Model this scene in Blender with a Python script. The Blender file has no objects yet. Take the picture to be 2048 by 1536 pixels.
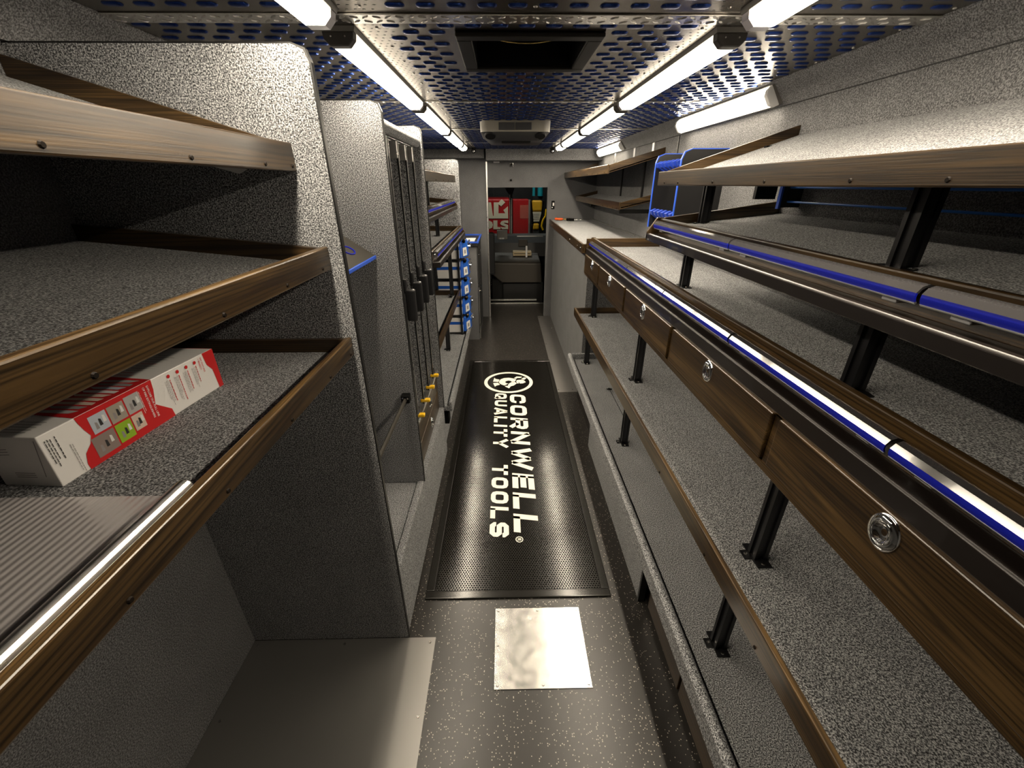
import bpy, bmesh, math, random
from mathutils import Vector, Matrix
random.seed(7)
R = math.radians
scene = bpy.context.scene
COL = scene.collection

# ------------------------------------------------------------------ camera
FPX = 830.0; EYE = 1.826
_p = math.atan(399/FPX); _y = math.atan(16/math.hypot(FPX, 399)); _r = R(.15)
fwd = Vector((math.sin(_y)*math.cos(_p), math.cos(_y)*math.cos(_p), -math.sin(_p)))
rgt0 = Vector((math.cos(_y), -math.sin(_y), 0)); dwn0 = fwd.cross(rgt0)
rgt = rgt0*math.cos(_r) + dwn0*math.sin(_r); dwn = dwn0*math.cos(_r) - rgt0*math.sin(_r)
cam_d = bpy.data.cameras.new('camera'); cam = bpy.data.objects.new('camera', cam_d); COL.objects.link(cam)
cam.matrix_world = Matrix(((rgt.x, -dwn.x, -fwd.x, 0), (rgt.y, -dwn.y, -fwd.y, 0), (rgt.z, -dwn.z, -fwd.z, EYE), (0, 0, 0, 1)))
cam_d.sensor_width = 36; cam_d.lens = FPX/2048*36; cam_d.clip_start = .02; cam_d.clip_end = 60
scene.camera = cam
def px(u, v, y):                      # pixel of the 2048x1536 frame -> point on the plane at depth y
    d = fwd*FPX + rgt*(u-1024) + dwn*(v-768); t = y/d.y
    return Vector((d.x*t, y, EYE + d.z*t))

# ------------------------------------------------------------------ world, exposure
w = bpy.data.worlds.new('world'); scene.world = w; w.use_nodes = True
w.node_tree.nodes['Background'].inputs[0].default_value = (.55, .6, .7, 1)
w.node_tree.nodes['Background'].inputs[1].default_value = 0.0
vs = scene.view_settings
vs.view_transform = 'Standard'; vs.look = 'None'; vs.exposure = 0.3; vs.gamma = 1.0; vs.use_curve_mapping = False
CEIL_EMIT = 80.0
WARM = (1.0, .87, .68)

# ------------------------------------------------------------------ materials
M = {}
def newmat(name):
    m = bpy.data.materials.new(name); m.use_nodes = True; M[name] = m
    nt = m.node_tree; return m, nt, nt.nodes, nt.links, nt.nodes['Principled BSDF']
def plain(name, col, rough=.5, metal=0., emit=None, es=0., coat=0., spec=.5, noise=0., nscale=60, bump=0., bscale=200):
    m, nt, N, L, b = newmat(name)
    b.inputs['Base Color'].default_value = (*col, 1); b.inputs['Roughness'].default_value = rough
    b.inputs['Metallic'].default_value = metal; b.inputs['Coat Weight'].default_value = coat
    b.inputs['Specular IOR Level'].default_value = spec
    if emit: b.inputs['Emission Color'].default_value = (*emit, 1); b.inputs['Emission Strength'].default_value = es
    g = N.new('ShaderNodeNewGeometry')
    if noise:
        t = N.new('ShaderNodeTexNoise'); t.inputs['Scale'].default_value = nscale; t.inputs['Detail'].default_value = 3
        L.new(g.outputs['Position'], t.inputs['Vector'])
        mr = N.new('ShaderNodeMapRange'); mr.inputs['To Min'].default_value = max(.02, rough-noise); mr.inputs['To Max'].default_value = min(1, rough+noise)
        L.new(t.outputs['Fac'], mr.inputs['Value']); L.new(mr.outputs[0], b.inputs['Roughness'])
    if bump:
        t = N.new('ShaderNodeTexNoise'); t.inputs['Scale'].default_value = bscale; L.new(g.outputs['Position'], t.inputs['Vector'])
        bp = N.new('ShaderNodeBump'); bp.inputs['Strength'].default_value = bump; bp.inputs['Distance'].default_value = .001
        L.new(t.outputs['Fac'], bp.inputs['Height']); L.new(bp.outputs[0], b.inputs['Normal'])
    return m
def ramp(N, pts):
    r = N.new('ShaderNodeValToRGB'); e = r.color_ramp.elements
    while len(e) > len(pts): e.remove(e[-1])
    while len(e) < len(pts): e.new(.5)
    for q, (p, c) in zip(e, pts): q.position = p; q.color = (*c, 1)
    return r
def carpet(name, lo, mid, hi, scale=210, bump=.6):
    m, nt, N, L, b = newmat(name)
    g = N.new('ShaderNodeNewGeometry')
    t = N.new('ShaderNodeTexNoise'); t.inputs['Scale'].default_value = scale; t.inputs['Detail'].default_value = 2.5; t.inputs['Roughness'].default_value = .65
    L.new(g.outputs['Position'], t.inputs['Vector'])
    r = ramp(N, [(.38, lo), (.5, mid), (.63, hi)])
    L.new(t.outputs['Fac'], r.inputs[0])
    t2 = N.new('ShaderNodeTexNoise'); t2.inputs['Scale'].default_value = 7; t2.inputs['Detail'].default_value = 4
    L.new(g.outputs['Position'], t2.inputs['Vector'])
    mx = N.new('ShaderNodeMix'); mx.data_type = 'RGBA'; mx.blend_type = 'MULTIPLY'; mx.inputs[0].default_value = .25
    L.new(r.outputs[0], mx.inputs[6]); L.new(t2.outputs['Color'], mx.inputs[7])
    mx2 = N.new('ShaderNodeMapRange'); mx2.inputs['To Min'].default_value = .78; mx2.inputs['To Max'].default_value = 1.2
    L.new(t2.outputs['Fac'], mx2.inputs['Value'])
    sc = N.new('ShaderNodeVectorMath'); sc.operation = 'SCALE'
    L.new(r.outputs[0], sc.inputs[0]); L.new(mx2.outputs[0], sc.inputs['Scale'])
    L.new(sc.outputs[0], b.inputs['Base Color'])
    b.inputs['Roughness'].default_value = .95; b.inputs['Specular IOR Level'].default_value = .15
    b.inputs['Sheen Weight'].default_value = .15
    bp = N.new('ShaderNodeBump'); bp.inputs['Strength'].default_value = bump; bp.inputs['Distance'].default_value = .004
    L.new(t.outputs['Fac'], bp.inputs['Height']); L.new(bp.outputs[0], b.inputs['Normal'])
    return m
def oak(name, axis, dark, light, rough=.36, seed=0., coat=.2):
    m, nt, N, L, b = newmat(name)
    g = N.new('ShaderNodeNewGeometry')
    mp = N.new('ShaderNodeMapping'); s = [1, 1, 1]; s[axis] = .07; mp.inputs['Scale'].default_value = s
    mp.inputs['Location'].default_value = (seed, seed*.7, seed*1.3)
    L.new(g.outputs['Position'], mp.inputs['Vector'])
    n1 = N.new('ShaderNodeTexNoise'); n1.inputs['Scale'].default_value = 26; n1.inputs['Detail'].default_value = 5; n1.inputs['Distortion'].default_value = .6
    L.new(mp.outputs[0], n1.inputs['Vector'])
    # growth-ring bands: contour lines of a smooth field
    mp2 = N.new('ShaderNodeMapping'); s2 = [1, 1, 1]; s2[axis] = .02; mp2.inputs['Scale'].default_value = s2
    mp2.inputs['Location'].default_value = (seed*2, seed, seed)
    L.new(g.outputs['Position'], mp2.inputs['Vector'])
    n2 = N.new('ShaderNodeTexNoise'); n2.inputs['Scale'].default_value = 9; n2.inputs['Detail'].default_value = 1
    L.new(mp2.outputs[0], n2.inputs['Vector'])
    mu = N.new('ShaderNodeMath'); mu.operation = 'MULTIPLY'; mu.inputs[1].default_value = 44; L.new(n2.outputs['Fac'], mu.inputs[0])
    fr = N.new('ShaderNodeMath'); fr.operation = 'FRACT'; L.new(mu.outputs[0], fr.inputs[0])
    r2 = ramp(N, [(0, (.1,)*3), (.1, (.45,)*3), (.26, (1,)*3), (.68, (.95,)*3), (.9, (.4,)*3), (1, (.1,)*3)])
    L.new(fr.outputs[0], r2.inputs[0])
    r1 = ramp(N, [(.3, dark), (.55, tuple((a+c)/2 for a, c in zip(dark, light))), (.72, light)])
    L.new(n1.outputs['Fac'], r1.inputs[0])
    # fine pores
    mp3 = N.new('ShaderNodeMapping'); s3 = [1, 1, 1]; s3[axis] = .02; mp3.inputs['Scale'].default_value = s3
    L.new(g.outputs['Position'], mp3.inputs['Vector'])
    n3 = N.new('ShaderNodeTexNoise'); n3.inputs['Scale'].default_value = 330; n3.inputs['Detail'].default_value = 2
    L.new(mp3.outputs[0], n3.inputs['Vector'])
    r3 = ramp(N, [(.36, (.35,)*3), (.5, (1,)*3)]); L.new(n3.outputs['Fac'], r3.inputs[0])
    mA = N.new('ShaderNodeMix'); mA.data_type = 'RGBA'; mA.blend_type = 'MULTIPLY'; mA.inputs[0].default_value = .75
    L.new(r1.outputs[0], mA.inputs[6]); L.new(r2.outputs[0], mA.inputs[7])
    mB = N.new('ShaderNodeMix'); mB.data_type = 'RGBA'; mB.blend_type = 'MULTIPLY'; mB.inputs[0].default_value = .6
    L.new(mA.outputs[2], mB.inputs[6]); L.new(r3.outputs[0], mB.inputs[7])
    L.new(mB.outputs[2], b.inputs['Base Color'])
    b.inputs['Roughness'].default_value = rough; b.inputs['Coat Weight'].default_value = coat; b.inputs['Specular IOR Level'].default_value = .35 if coat > .1 else .14; b.inputs['Coat Roughness'].default_value = .25
    bp = N.new('ShaderNodeBump'); bp.inputs['Strength'].default_value = .25; bp.inputs['Distance'].default_value = .0006
    L.new(n3.outputs['Fac'], bp.inputs['Height']); L.new(bp.outputs[0], b.inputs['Normal'])
    return m
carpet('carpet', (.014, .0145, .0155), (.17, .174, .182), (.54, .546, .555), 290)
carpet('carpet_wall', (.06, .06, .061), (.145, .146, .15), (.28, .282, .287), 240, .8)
for ax, nm in ((0, 'x'), (1, 'y')): oak('oak_'+nm, ax, (.024, .0125, .0045), (.115, .067, .023), .3, seed=ax*3.1, coat=.25)
plain('black_satin', (.012, .012, .013), .35, spec=.5, bump=.1)
plain('black_wood', (.012, .009, .008), .33, coat=.3)
plain('post_black', (.008, .008, .009), .32, metal=.0, spec=.5)
plain('post_groove', (.05, .05, .053), .4, metal=.6)
plain('edge_black', (.006, .006, .006), .38)
plain('steel', (.58, .57, .55), .24, metal=1, noise=.08, nscale=25)
plain('alum', (.72, .71, .69), .3, metal=1, noise=.08, nscale=40)
plain('chrome', (.82, .82, .83), .07, metal=1)
plain('screw', (.55, .53, .5), .25, metal=1)
plain('screw_dark', (.012, .009, .007), .6, spec=.08)
plain('dark_plate', (.27, .26, .25), .42, metal=.75, noise=.05, nscale=12)
plain('ceil_metal', (.15, .13, .105), .27, metal=1)
plain('blue_bump', (.008, .03, .16), .26, metal=.85, spec=.6)
plain('pin_dot', (.01, .01, .012), .5)
plain('tread', (.7, .68, .64), .22, metal=1, bump=.3, bscale=120)
plain('rubber_mat', (.012, .011, .0095), .17, spec=.45)
plain('cream_print', (.86, .83, .72), .6)
plain('blue', (.006, .014, .42), .45, spec=.3)
plain('blue_edge', (.02, .09, .55), .4)
plain('blue_rod2', (.008, .04, .36), .4)
plain('blue_rod', (.03, .2, .75), .35)
plain('blue_case', (.012, .11, .55), .4)
plain('clear_rail', (.05, .048, .05), .12, coat=1, spec=.7)
plain('clip', (.65, .65, .66), .35, metal=.8)
plain('lamp_base', (.2, .19, .175), .45, metal=.3)
plain('cove_diffuser', (1, .95, .85), .3, emit=WARM, es=16)
plain('lamp_cap', (.04, .035, .03), .45)
plain('lamp_clear', (.75, .73, .78), .15, coat=1)
plain('diffuser', (1, .95, .85), .3, emit=WARM, es=CEIL_EMIT); plain('diffuser_side', (1, .95, .85), .3, emit=WARM, es=7.0)
plain('black', (.003, .003, .003), .5, spec=.15)
plain('vent_black', (.008, .007, .006), .45, spec=.12)
plain('dark_grey', (.03, .03, .032), .45)
plain('grey_plastic', (.2, .19, .175), .42)
plain('ac_plastic', (.2, .185, .155), .4)
plain('white', (.8, .8, .79), .5)
plain('card_white', (.86, .84, .82), .35, coat=.25)
plain('card_red', (.62, .02, .022), .32, coat=.3)
plain('print_grey', (.3, .28, .28), .5); plain('print_black', (.03, .03, .03), .5)
plain('photo_a', (.5, .55, .62), .4); plain('photo_b', (.38, .34, .28), .4); plain('photo_c', (.45, .44, .43), .4)
plain('photo_d', (.28, .22, .2), .4); plain('photo_e', (.3, .5, .03), .4); plain('photo_f', (.7, .55, .45), .4)
plain('yellow', (.85, .5, .01), .35)
plain('brass', (.7, .5, .18), .25, metal=1)
plain('orange', (.85, .12, .02), .4)
plain('red_paint', (.4, .005, .007), .45)
plain('red_faded', (.45, .1, .07), .5)
plain('cream_sign', (.75, .68, .5), .5)
plain('teal', (.01, .25, .3), .4)
plain('washer_yellow', (.7, .38, .02), .4)
plain('engine_cover', (.05, .043, .034), .6)
plain('cab_black', (.008, .008, .008), .5)
plain('tan_glow', (.5, .4, .24), .5)  # glow on the engine cover, put into a tan base colour
plain('tray_plate', (.04, .036, .029), .45)
plain('gap', (.003, .003, .003), .9)
# metal sheet on the shelf: brushed with fine ripples
m_, nt_, N_, L_, b_ = newmat('sheet_metal')
b_.inputs['Base Color'].default_value = (.78, .74, .74, 1); b_.inputs['Metallic'].default_value = .25; b_.inputs['Roughness'].default_value = .22
g_ = N_.new('ShaderNodeNewGeometry'); wv = N_.new('ShaderNodeTexWave'); wv.bands_direction = 'X'; wv.inputs['Scale'].default_value = 26; wv.inputs['Distortion'].default_value = .6
L_.new(g_.outputs['Position'], wv.inputs['Vector']); bp_ = N_.new('ShaderNodeBump'); bp_.inputs['Strength'].default_value = .5; bp_.inputs['Distance'].default_value = .002
L_.new(wv.outputs['Fac'], bp_.inputs['Height']); L_.new(bp_.outputs[0], b_.inputs['Normal'])
# speckled rubber floor
m_, nt_, N_, L_, b_ = newmat('floor_rubber')
g_ = N_.new('ShaderNodeNewGeometry'); vo = N_.new('ShaderNodeTexVoronoi'); vo.inputs['Scale'].default_value = 150
L_.new(g_.outputs['Position'], vo.inputs['Vector'])
sx = N_.new('ShaderNodeSeparateColor'); L_.new(vo.outputs['Color'], sx.inputs[0])
lt = N_.new('ShaderNodeMath'); lt.operation = 'LESS_THAN'; lt.inputs[1].default_value = .3; L_.new(vo.outputs['Distance'], lt.inputs[0])
gt = N_.new('ShaderNodeMath'); gt.operation = 'GREATER_THAN'; gt.inputs[1].default_value = .8; L_.new(sx.outputs[0], gt.inputs[0])
an = N_.new('ShaderNodeMath'); an.operation = 'MULTIPLY'; L_.new(lt.outputs[0], an.inputs[0]); L_.new(gt.outputs[0], an.inputs[1])
mx_ = N_.new('ShaderNodeMix'); mx_.data_type = 'RGBA'; mx_.inputs[6].default_value = (.022, .02, .018, 1); mx_.inputs[7].default_value = (.42, .38, .32, 1)
L_.new(an.outputs[0], mx_.inputs[0]); L_.new(mx_.outputs[2], b_.inputs['Base Color']); b_.inputs['Roughness'].default_value = .3
n_ = N_.new('ShaderNodeTexNoise'); n_.inputs['Scale'].default_value = 320; L_.new(g_.outputs['Position'], n_.inputs['Vector'])
bp_ = N_.new('ShaderNodeBump'); bp_.inputs['Strength'].default_value = .15; bp_.inputs['Distance'].default_value = .001
L_.new(n_.outputs['Fac'], bp_.inputs['Height']); L_.new(bp_.outputs[0], b_.inputs['Normal'])
# glass: clear pane with a faint gloss
m_, nt_, N_, L_, b_ = newmat('glass')
tr = N_.new('ShaderNodeBsdfTransparent'); tr.inputs[0].default_value = (.9, .93, .92, 1)
gl = N_.new('ShaderNodeBsdfGlossy'); gl.inputs['Roughness'].default_value = .03
ms = N_.new('ShaderNodeMixShader'); ms.inputs[0].default_value = .015
L_.new(tr.outputs[0], ms.inputs[1]); L_.new(gl.outputs[0], ms.inputs[2]); L_.new(ms.outputs[0], N_['Material Output'].inputs[0])

# ------------------------------------------------------------------ mesh building
class MB:
    def __init__(s): s.v = []; s.f = []
    def add(s, vs_, fs):
        o = len(s.v); s.v += [tuple(q) for q in vs_]; s.f += [tuple(i+o for i in f) for f in fs]; return s
    def box(s, x0, x1, y0, y1, z0, z1):
        return s.add([(x0,y0,z0),(x1,y0,z0),(x1,y1,z0),(x0,y1,z0),(x0,y0,z1),(x1,y0,z1),(x1,y1,z1),(x0,y1,z1)],
                     [(0,3,2,1),(4,5,6,7),(0,1,5,4),(1,2,6,5),(2,3,7,6),(3,0,4,7)])
    def _prism(s, a, b):
        n = len(a)
        return s.add(list(a)+list(b), [tuple(range(n))[::-1], tuple(range(n, 2*n))] + [(i, (i+1) % n, n+(i+1) % n, n+i) for i in range(n)])
    def py(s, prof, y0, y1): return s._prism([(x, y0, z) for x, z in prof], [(x, y1, z) for x, z in prof])
    def pxx(s, prof, x0, x1): return s._prism([(x0, y, z) for y, z in prof], [(x1, y, z) for y, z in prof])
    def pz(s, prof, z0, z1): return s._prism([(x, y, z0) for x, y in prof], [(x, y, z1) for x, y in prof])
    def cyl(s, p0, p1, r, n=10, r1=None):
        p0 = Vector(p0); p1 = Vector(p1); d = (p1-p0).normalized(); r1 = r if r1 is None else r1
        a = d.orthogonal().normalized(); b = d.cross(a)
        c = [(math.cos(2*math.pi*i/n), math.sin(2*math.pi*i/n)) for i in range(n)]
        return s._prism([p0+(a*u+b*v)*r for u, v in c], [p1+(a*u+b*v)*r1 for u, v in c])
    def tube(s, pts, r, n=8, closed=False):
        pts = [Vector(p) for p in pts]; k = len(pts); rings = []
        up = None
        for i, p in enumerate(pts):
            q0 = pts[(i-1) % k] if (closed or i) else p; q1 = pts[(i+1) % k] if (closed or i < k-1) else p
            d = (q1-q0).normalized()
            if up is None: up = d.orthogonal().normalized()
            a = (up - d*up.dot(d)).normalized(); b = d.cross(a); up = a
            rings.append([p+(a*math.cos(2*math.pi*j/n)+b*math.sin(2*math.pi*j/n))*r for j in range(n)])
        o = len(s.v); s.v += [tuple(q) for rg in rings for q in rg]
        for i in range(k if closed else k-1):
            i2 = (i+1) % k
            for j in range(n): s.f.append((o+i*n+j, o+i*n+(j+1) % n, o+i2*n+(j+1) % n, o+i2*n+j))
        if not closed: s.f += [tuple(o+j for j in range(n))[::-1], tuple(o+(k-1)*n+j for j in range(n))]
        return s
    def lathe(s, prof, origin, axis, up, n=20, su=1., sv=1.):        # prof: (radius, height along axis)
        o0 = Vector(origin); ax = Vector(axis).normalized(); u = Vector(up).normalized(); v = ax.cross(u)
        o = len(s.v)
        for r_, h in prof:
            for j in range(n):
                a = 2*math.pi*j/n; s.v.append(tuple(o0+ax*h+u*(math.cos(a)*r_*su)+v*(math.sin(a)*r_*sv)))
        for i in range(len(prof)-1):
            for j in range(n): s.f.append((o+i*n+j, o+i*n+(j+1) % n, o+(i+1)*n+(j+1) % n, o+(i+1)*n+j))
        return s
    def quad(s, a, b, c, d): return s.add([a, b, c, d], [(0, 1, 2, 3)])
    def mesh(s, name, off=(0, 0, 0), recalc=True):
        me = bpy.data.meshes.new(name)
        me.from_pydata([(x-off[0], y-off[1], z-off[2]) for x, y, z in s.v], [], s.f)
        if recalc:
            bm = bmesh.new(); bm.from_mesh(me); bmesh.ops.recalc_face_normals(bm, faces=bm.faces); bm.to_mesh(me); bm.free()
        return me
def root_of(o):
    while o.parent: o = o.parent
    return o
def ob(name, mb, mat, parent=None, bevel=0., smooth=False, label=None, kind=None, recalc=True, seg=2):
    off = root_of(parent).location if parent else (0, 0, 0)
    me = mb.mesh(name, off, recalc) if isinstance(mb, MB) else mb
    o = bpy.data.objects.new(name, me); COL.objects.link(o)
    if mat: me.materials.append(M[mat])
    if parent: o.parent = parent
    if bevel:
        md = o.modifiers.new('bevel', 'BEVEL'); md.width = bevel; md.segments = seg; md.limit_method = 'ANGLE'; md.angle_limit = R(40)
    if smooth:
        for p in me.polygons: p.use_smooth = True
        if smooth is not True: me.set_sharp_from_angle(angle=R(smooth))
    if label: o['label'] = label
    if kind: o['kind'] = kind
    return o
def tag(o, label, cat, group=None):
    o['label'] = label; o['category'] = cat
    if group: o['group'] = group
    return o
def thing(name, label, cat, loc=(0, 0, 0), group=None):
    o = bpy.data.objects.new(name, None); COL.objects.link(o); o.location = loc; o.empty_display_size = .05
    return tag(o, label, cat, group)
def struct(name, mb, mat, **k):
    o = ob(name, mb, mat, **k); o['kind'] = 'structure'; return o
_screw = {}
def screws(parent, pts, axis, r=.005, mat='screw', name='screw', h=.0025):
    key = (tuple(axis), r, mat)
    if key not in _screw:
        a = Vector(axis); me = MB().cyl((0, 0, 0), a*h, r, 8, r*.7).mesh(name); me.materials.append(M[mat]); _screw[key] = me
    off = Vector(root_of(parent).location)
    for p in pts:
        o = bpy.data.objects.new(name, _screw[key]); COL.objects.link(o); o.parent = parent; o.location = Vector(p)-off

XL, XR = -1.125, 1.255           # inner faces of the side walls
ZC = 2.228                       # ceiling
YB, YF = -1.0, 6.2               # rear wall, bulkhead

# ------------------------------------------------------------------ the shell
struct('floor', MB().box(XL-.05, XR+.05, YB, 6.98, -.06, 0), 'floor_rubber')
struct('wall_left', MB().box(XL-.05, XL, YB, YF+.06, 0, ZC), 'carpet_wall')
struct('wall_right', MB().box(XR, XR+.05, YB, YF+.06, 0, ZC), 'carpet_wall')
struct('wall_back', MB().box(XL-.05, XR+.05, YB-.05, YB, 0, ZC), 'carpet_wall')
wf = struct('wall_front', MB().box(XL-.05, -.22, YF, YF+.06, 0, ZC).box(.6, XR+.05, YF, YF+.06, 0, ZC).box(-.22, .6, YF, YF+.06, 1.79, ZC), 'carpet_wall')
ob('valance', MB().box(-.22, XR, 5.93, YF, 2.1, ZC), 'carpet_wall', wf, bevel=.006)
ob('valance', MB().box(XL, -.24, 5.97, YF, 2.13, ZC), 'carpet_wall', wf, bevel=.006)
ob('seam', MB().box(-.2, .59, YF-.004, YF, 1.892, 1.9), 'carpet_wall', wf)
ob('door_jamb', MB().box(-.235, -.213, YF-.012, YF+.07, 0, 2.1), 'alum', wf, bevel=.003)
ob('door_jamb', MB().box(.598, .612, YF-.004, YF+.07, 0, 2.1), 'carpet_wall', wf)
# ceiling: backing, sheets and their embossing
ceil_o = struct('ceiling', MB().box(XL-.05, -.126, YB, YF, ZC+.004, ZC+.06).box(.293, XR+.05, YB, YF, ZC+.004, ZC+.06).box(-.126, .293, YB, 1.545, ZC+.004, ZC+.06).box(-.126, .293, 1.95, YF, ZC+.004, ZC+.06), 'dark_grey')
XCL, XCR = -1.04, 1.174
bars = [-1.0, .205, 1.426, 2.667, 3.893, 5.083, 5.96]
VENT = (-.126, .293, 1.545, 1.95)
for i in range(len(bars)-1):
    y0, y1 = bars[i], bars[i+1]
    mb = MB()
    if i == 2:
        vx0, vx1, vy0, vy1 = VENT
        mb.box(XCL, vx0, y0, y1, ZC, ZC+.004).box(vx1, XCR, y0, y1, ZC, ZC+.004).box(vx0, vx1, y0, vy0, ZC, ZC+.004).box(vx0, vx1, vy1, y1, ZC, ZC+.004)
    else: mb.box(XCL, XCR, y0, y1, ZC, ZC+.004)
    pn = ob('ceiling_panel', mb, 'ceil_metal', ceil_o)
    # pill-shaped bumps in staggered rows
    mb = MB(); pins = MB(); yy = y0+.06; row = 0
    hw, hr = .011, .0145
    while yy < y1-.04:
        xx = XCL+.04+(row % 2)*.046
        while xx < XCR-.03:
            inl = (-.53 < xx < -.325) or (.545 < xx < .735)
            inv = i == 2 and VENT[0]-.05 < xx < VENT[1]+.05 and VENT[2]-.03 < yy < VENT[3]+.02
            if not inl and not inv:
                o = len(mb.v)
                for k, (sh, dz) in enumerate(((1., 0.), (.8, -.0032), (.42, -.0048))):
                    for a in range(8):
                        an_ = math.pi/8+a*math.pi/4; cx = math.cos(an_)*hr*sh; cy = math.sin(an_)*hr*sh
                        mb.v.append((xx+cx+(hw if math.cos(an_) > 0 else -hw)*(1. if k < 2 else .9), yy+cy, ZC+dz))
                for q in (0, 8):
                    for a in range(8): mb.f.append((o+q+a, o+q+8+a, o+q+8+(a+1) % 8, o+q+(a+1) % 8))
                mb.f.append(tuple(o+16+a for a in range(8))[::-1])
            xx += .0765
        yy += .0565; row += 1
    ob('embossed_bumps', mb, 'blue_bump', pn, kind='stuff', smooth=True, recalc=True)
    yy = y0+.03; row = 0
    while yy < y1-.02:
        for xs in (-.415, .545):
            for c in range(5):
                cx = xs+.022*c+(row % 2)*.011
                o = len(pins.v)
                for a in range(6): pins.v.append((cx+.0042*math.cos(a*math.pi/3), yy+.0022*math.sin(a*math.pi/3), ZC-.0004))
                pins.f.append(tuple(range(o+5, o-1, -1)))
        yy += .0283; row += 1
    ob('pin_dots', pins, 'pin_dot', pn, kind='stuff', recalc=False)
    sp = []
    ny = 7
    for k in range(ny):
        y_ = y0+.08+(y1-y0-.16)*k/(ny-1)
        sp += [(-.355, y_, ZC), (.575, y_, ZC), (XCR-.02, y_, ZC)]
        if not (i == 2 and y_ < VENT[3]+.03): sp.append((.085, y_, ZC))
    screws(pn, sp, (0, 0, -1), .0055)
for i, y_ in enumerate(bars[1:-1]):
    hwid = .034 if i < 2 else .02
    t = struct('trim_%d' % (i+1), MB().box(XCL, XCR, y_-hwid, y_+hwid, ZC-.004, ZC), 'tread', bevel=.0015)
    mb = MB(); xx = XCL+.02; k = 0
    while xx < XCR-.02 and i < 3:
        for q in range(2 if i < 2 else 1):
            cy = y_+(-.016+.032*q if i < 2 else 0); a = R(35 if (k+q) % 2 else -35)
            dx, dy = .013*math.cos(a), .013*math.sin(a); nx, ny_ = -math.sin(a)*.0035, math.cos(a)*.0035
            mb._prism([(xx-dx, cy-dy, ZC-.004), (xx+nx, cy+ny_, ZC-.004), (xx+dx, cy+dy, ZC-.004), (xx-nx, cy-ny_, ZC-.004)],
                      [(xx-dx*.7, cy-dy*.7, ZC-.0062), (xx+nx*.5, cy+ny_*.5, ZC-.0062), (xx+dx*.7, cy+dy*.7, ZC-.0062), (xx-nx*.5, cy-ny_*.5, ZC-.0062)])
        xx += .03; k += 1
    if mb.v: ob('tread_pattern', mb, 'tread', t, kind='stuff')
# coves
struct('trim_8', MB().py([(XCR-.004, ZC), (XCR+.008, ZC), (XR, ZC), (XR, 2.138), (XR-.014, 2.138)], YB, 5.93), 'carpet_wall')
struct('trim_9', MB().py([(XCL+.004, ZC), (XL, ZC), (XL, 2.12), (XL+.014, 2.12)], YB, 5.97), 'carpet_wall')
struct('trim_10', MB().box(XR-.006, XR, 3.385, 3.4, 1.4, 2.138), 'edge_black')

# ------------------------------------------------------------------ lamps
def lens(o, n):                      # the LED board shines out of the flat face; the lens flanks only glow
    o.data.materials.append(M['diffuser_side'])
    for p in o.data.polygons: p.material_index = 0 if p.normal.dot(n) > .9 else 1
def ceiling_lamp(xc, y0, y1, label, cap0=True, cap1=False):
    t = thing('ceiling_lamp', label, 'ceiling lamp', (xc, (y0+y1)/2, ZC-.045), 'ceiling lamps in two rows')
    ob('housing', MB().py([(xc-.05, ZC), (xc+.05, ZC), (xc+.046, ZC-.012), (xc-.046, ZC-.012)], y0, y1), 'lamp_base', t)
    pr = [(xc-.043, ZC-.011), (xc+.043, ZC-.011), (xc+.04, ZC-.028), (xc+.024, ZC-.044), (xc-.024, ZC-.044), (xc-.04, ZC-.028)]
    lens(ob('diffuser', MB().py(pr, y0+(.03 if cap0 else .035), y1-.035), 'diffuser', t), Vector((0, 0, -1)))
    big = [(xc+(x-xc)*1.06, ZC-.011+(z-ZC+.011)*1.06) for x, z in pr]
    if cap0: ob('end_cap', MB().py(big, y0, y0+.032), 'lamp_cap', t, bevel=.004); screws(t, [(xc-.02, y0, ZC-.024), (xc+.02, y0, ZC-.024)], (0, -1, 0), .0035)
    else: ob('end_cap', MB().py(pr, y0, y0+.036), 'lamp_clear', t)
    ob('end_cap', MB().py(pr, y1-.036, y1), 'lamp_clear', t, label='clear plastic end cap')
segs = [(.24, 1.36), (1.49, 2.65), (2.71, 3.87), (3.93, 5.06), (5.11, 5.62)]
where = ['over the square floor plate', 'beside the roof vent', 'before the air conditioner', 'past the air conditioner', 'by the bulkhead']
for (a, b_), wh in zip(segs, where):
    ceiling_lamp(-.463, a, b_, 'lit ceiling strip lamp in the row over the divider panels, '+wh)
    ceiling_lamp(.66, a, b_, 'lit ceiling strip lamp in the row over the oak drawers, '+wh)
def wall_lamp(y0, y1, label, s=1):
    mx = lambda x: x if s > 0 else XL+XR-x
    t = thing('wall_lamp', label, 'wall lamp', (mx(1.2), (y0+y1)/2, 2.14), 'cove lamps')
    s_ = Vector((XR-XCR-.02, 2.138-ZC)).normalized(); n_ = Vector((-abs(s_.y), -abs(s_.x))).normalized()
    c = Vector((XCR+.03, ZC-.046))
    def P2(u, h): q = c+s_*u+n_*h; return (mx(q.x), q.y)
    ob('housing', MB().py([P2(-.045, -.006), P2(.045, -.006), P2(.045, .012), P2(-.045, .012)], y0, y1), 'lamp_base', t)
    pr = [P2(-.04, .01), P2(.04, .01), P2(.036, .03), P2(.02, .044), P2(-.02, .044), P2(-.036, .03)]
    ob('diffuser', MB().py(pr, y0+.02, y1-.02), 'cove_diffuser', t)
    pr2 = [P2(-.043, .008), P2(.043, .008), P2(.039, .032), P2(.022, .047), P2(-.022, .047), P2(-.039, .032)]
    ob('end_cap', MB().py(pr2, y0, y0+.022), 'white', t, bevel=.003); ob('end_cap', MB().py(pr2, y1-.022, y1), 'white', t, bevel=.003)
wall_lamp(2.16, 3.24, 'lit cove lamp on the sloped panel above the comb rack')
wall_lamp(4.75, 5.85, 'lit cove lamp on the sloped panel above the far counter')

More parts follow.
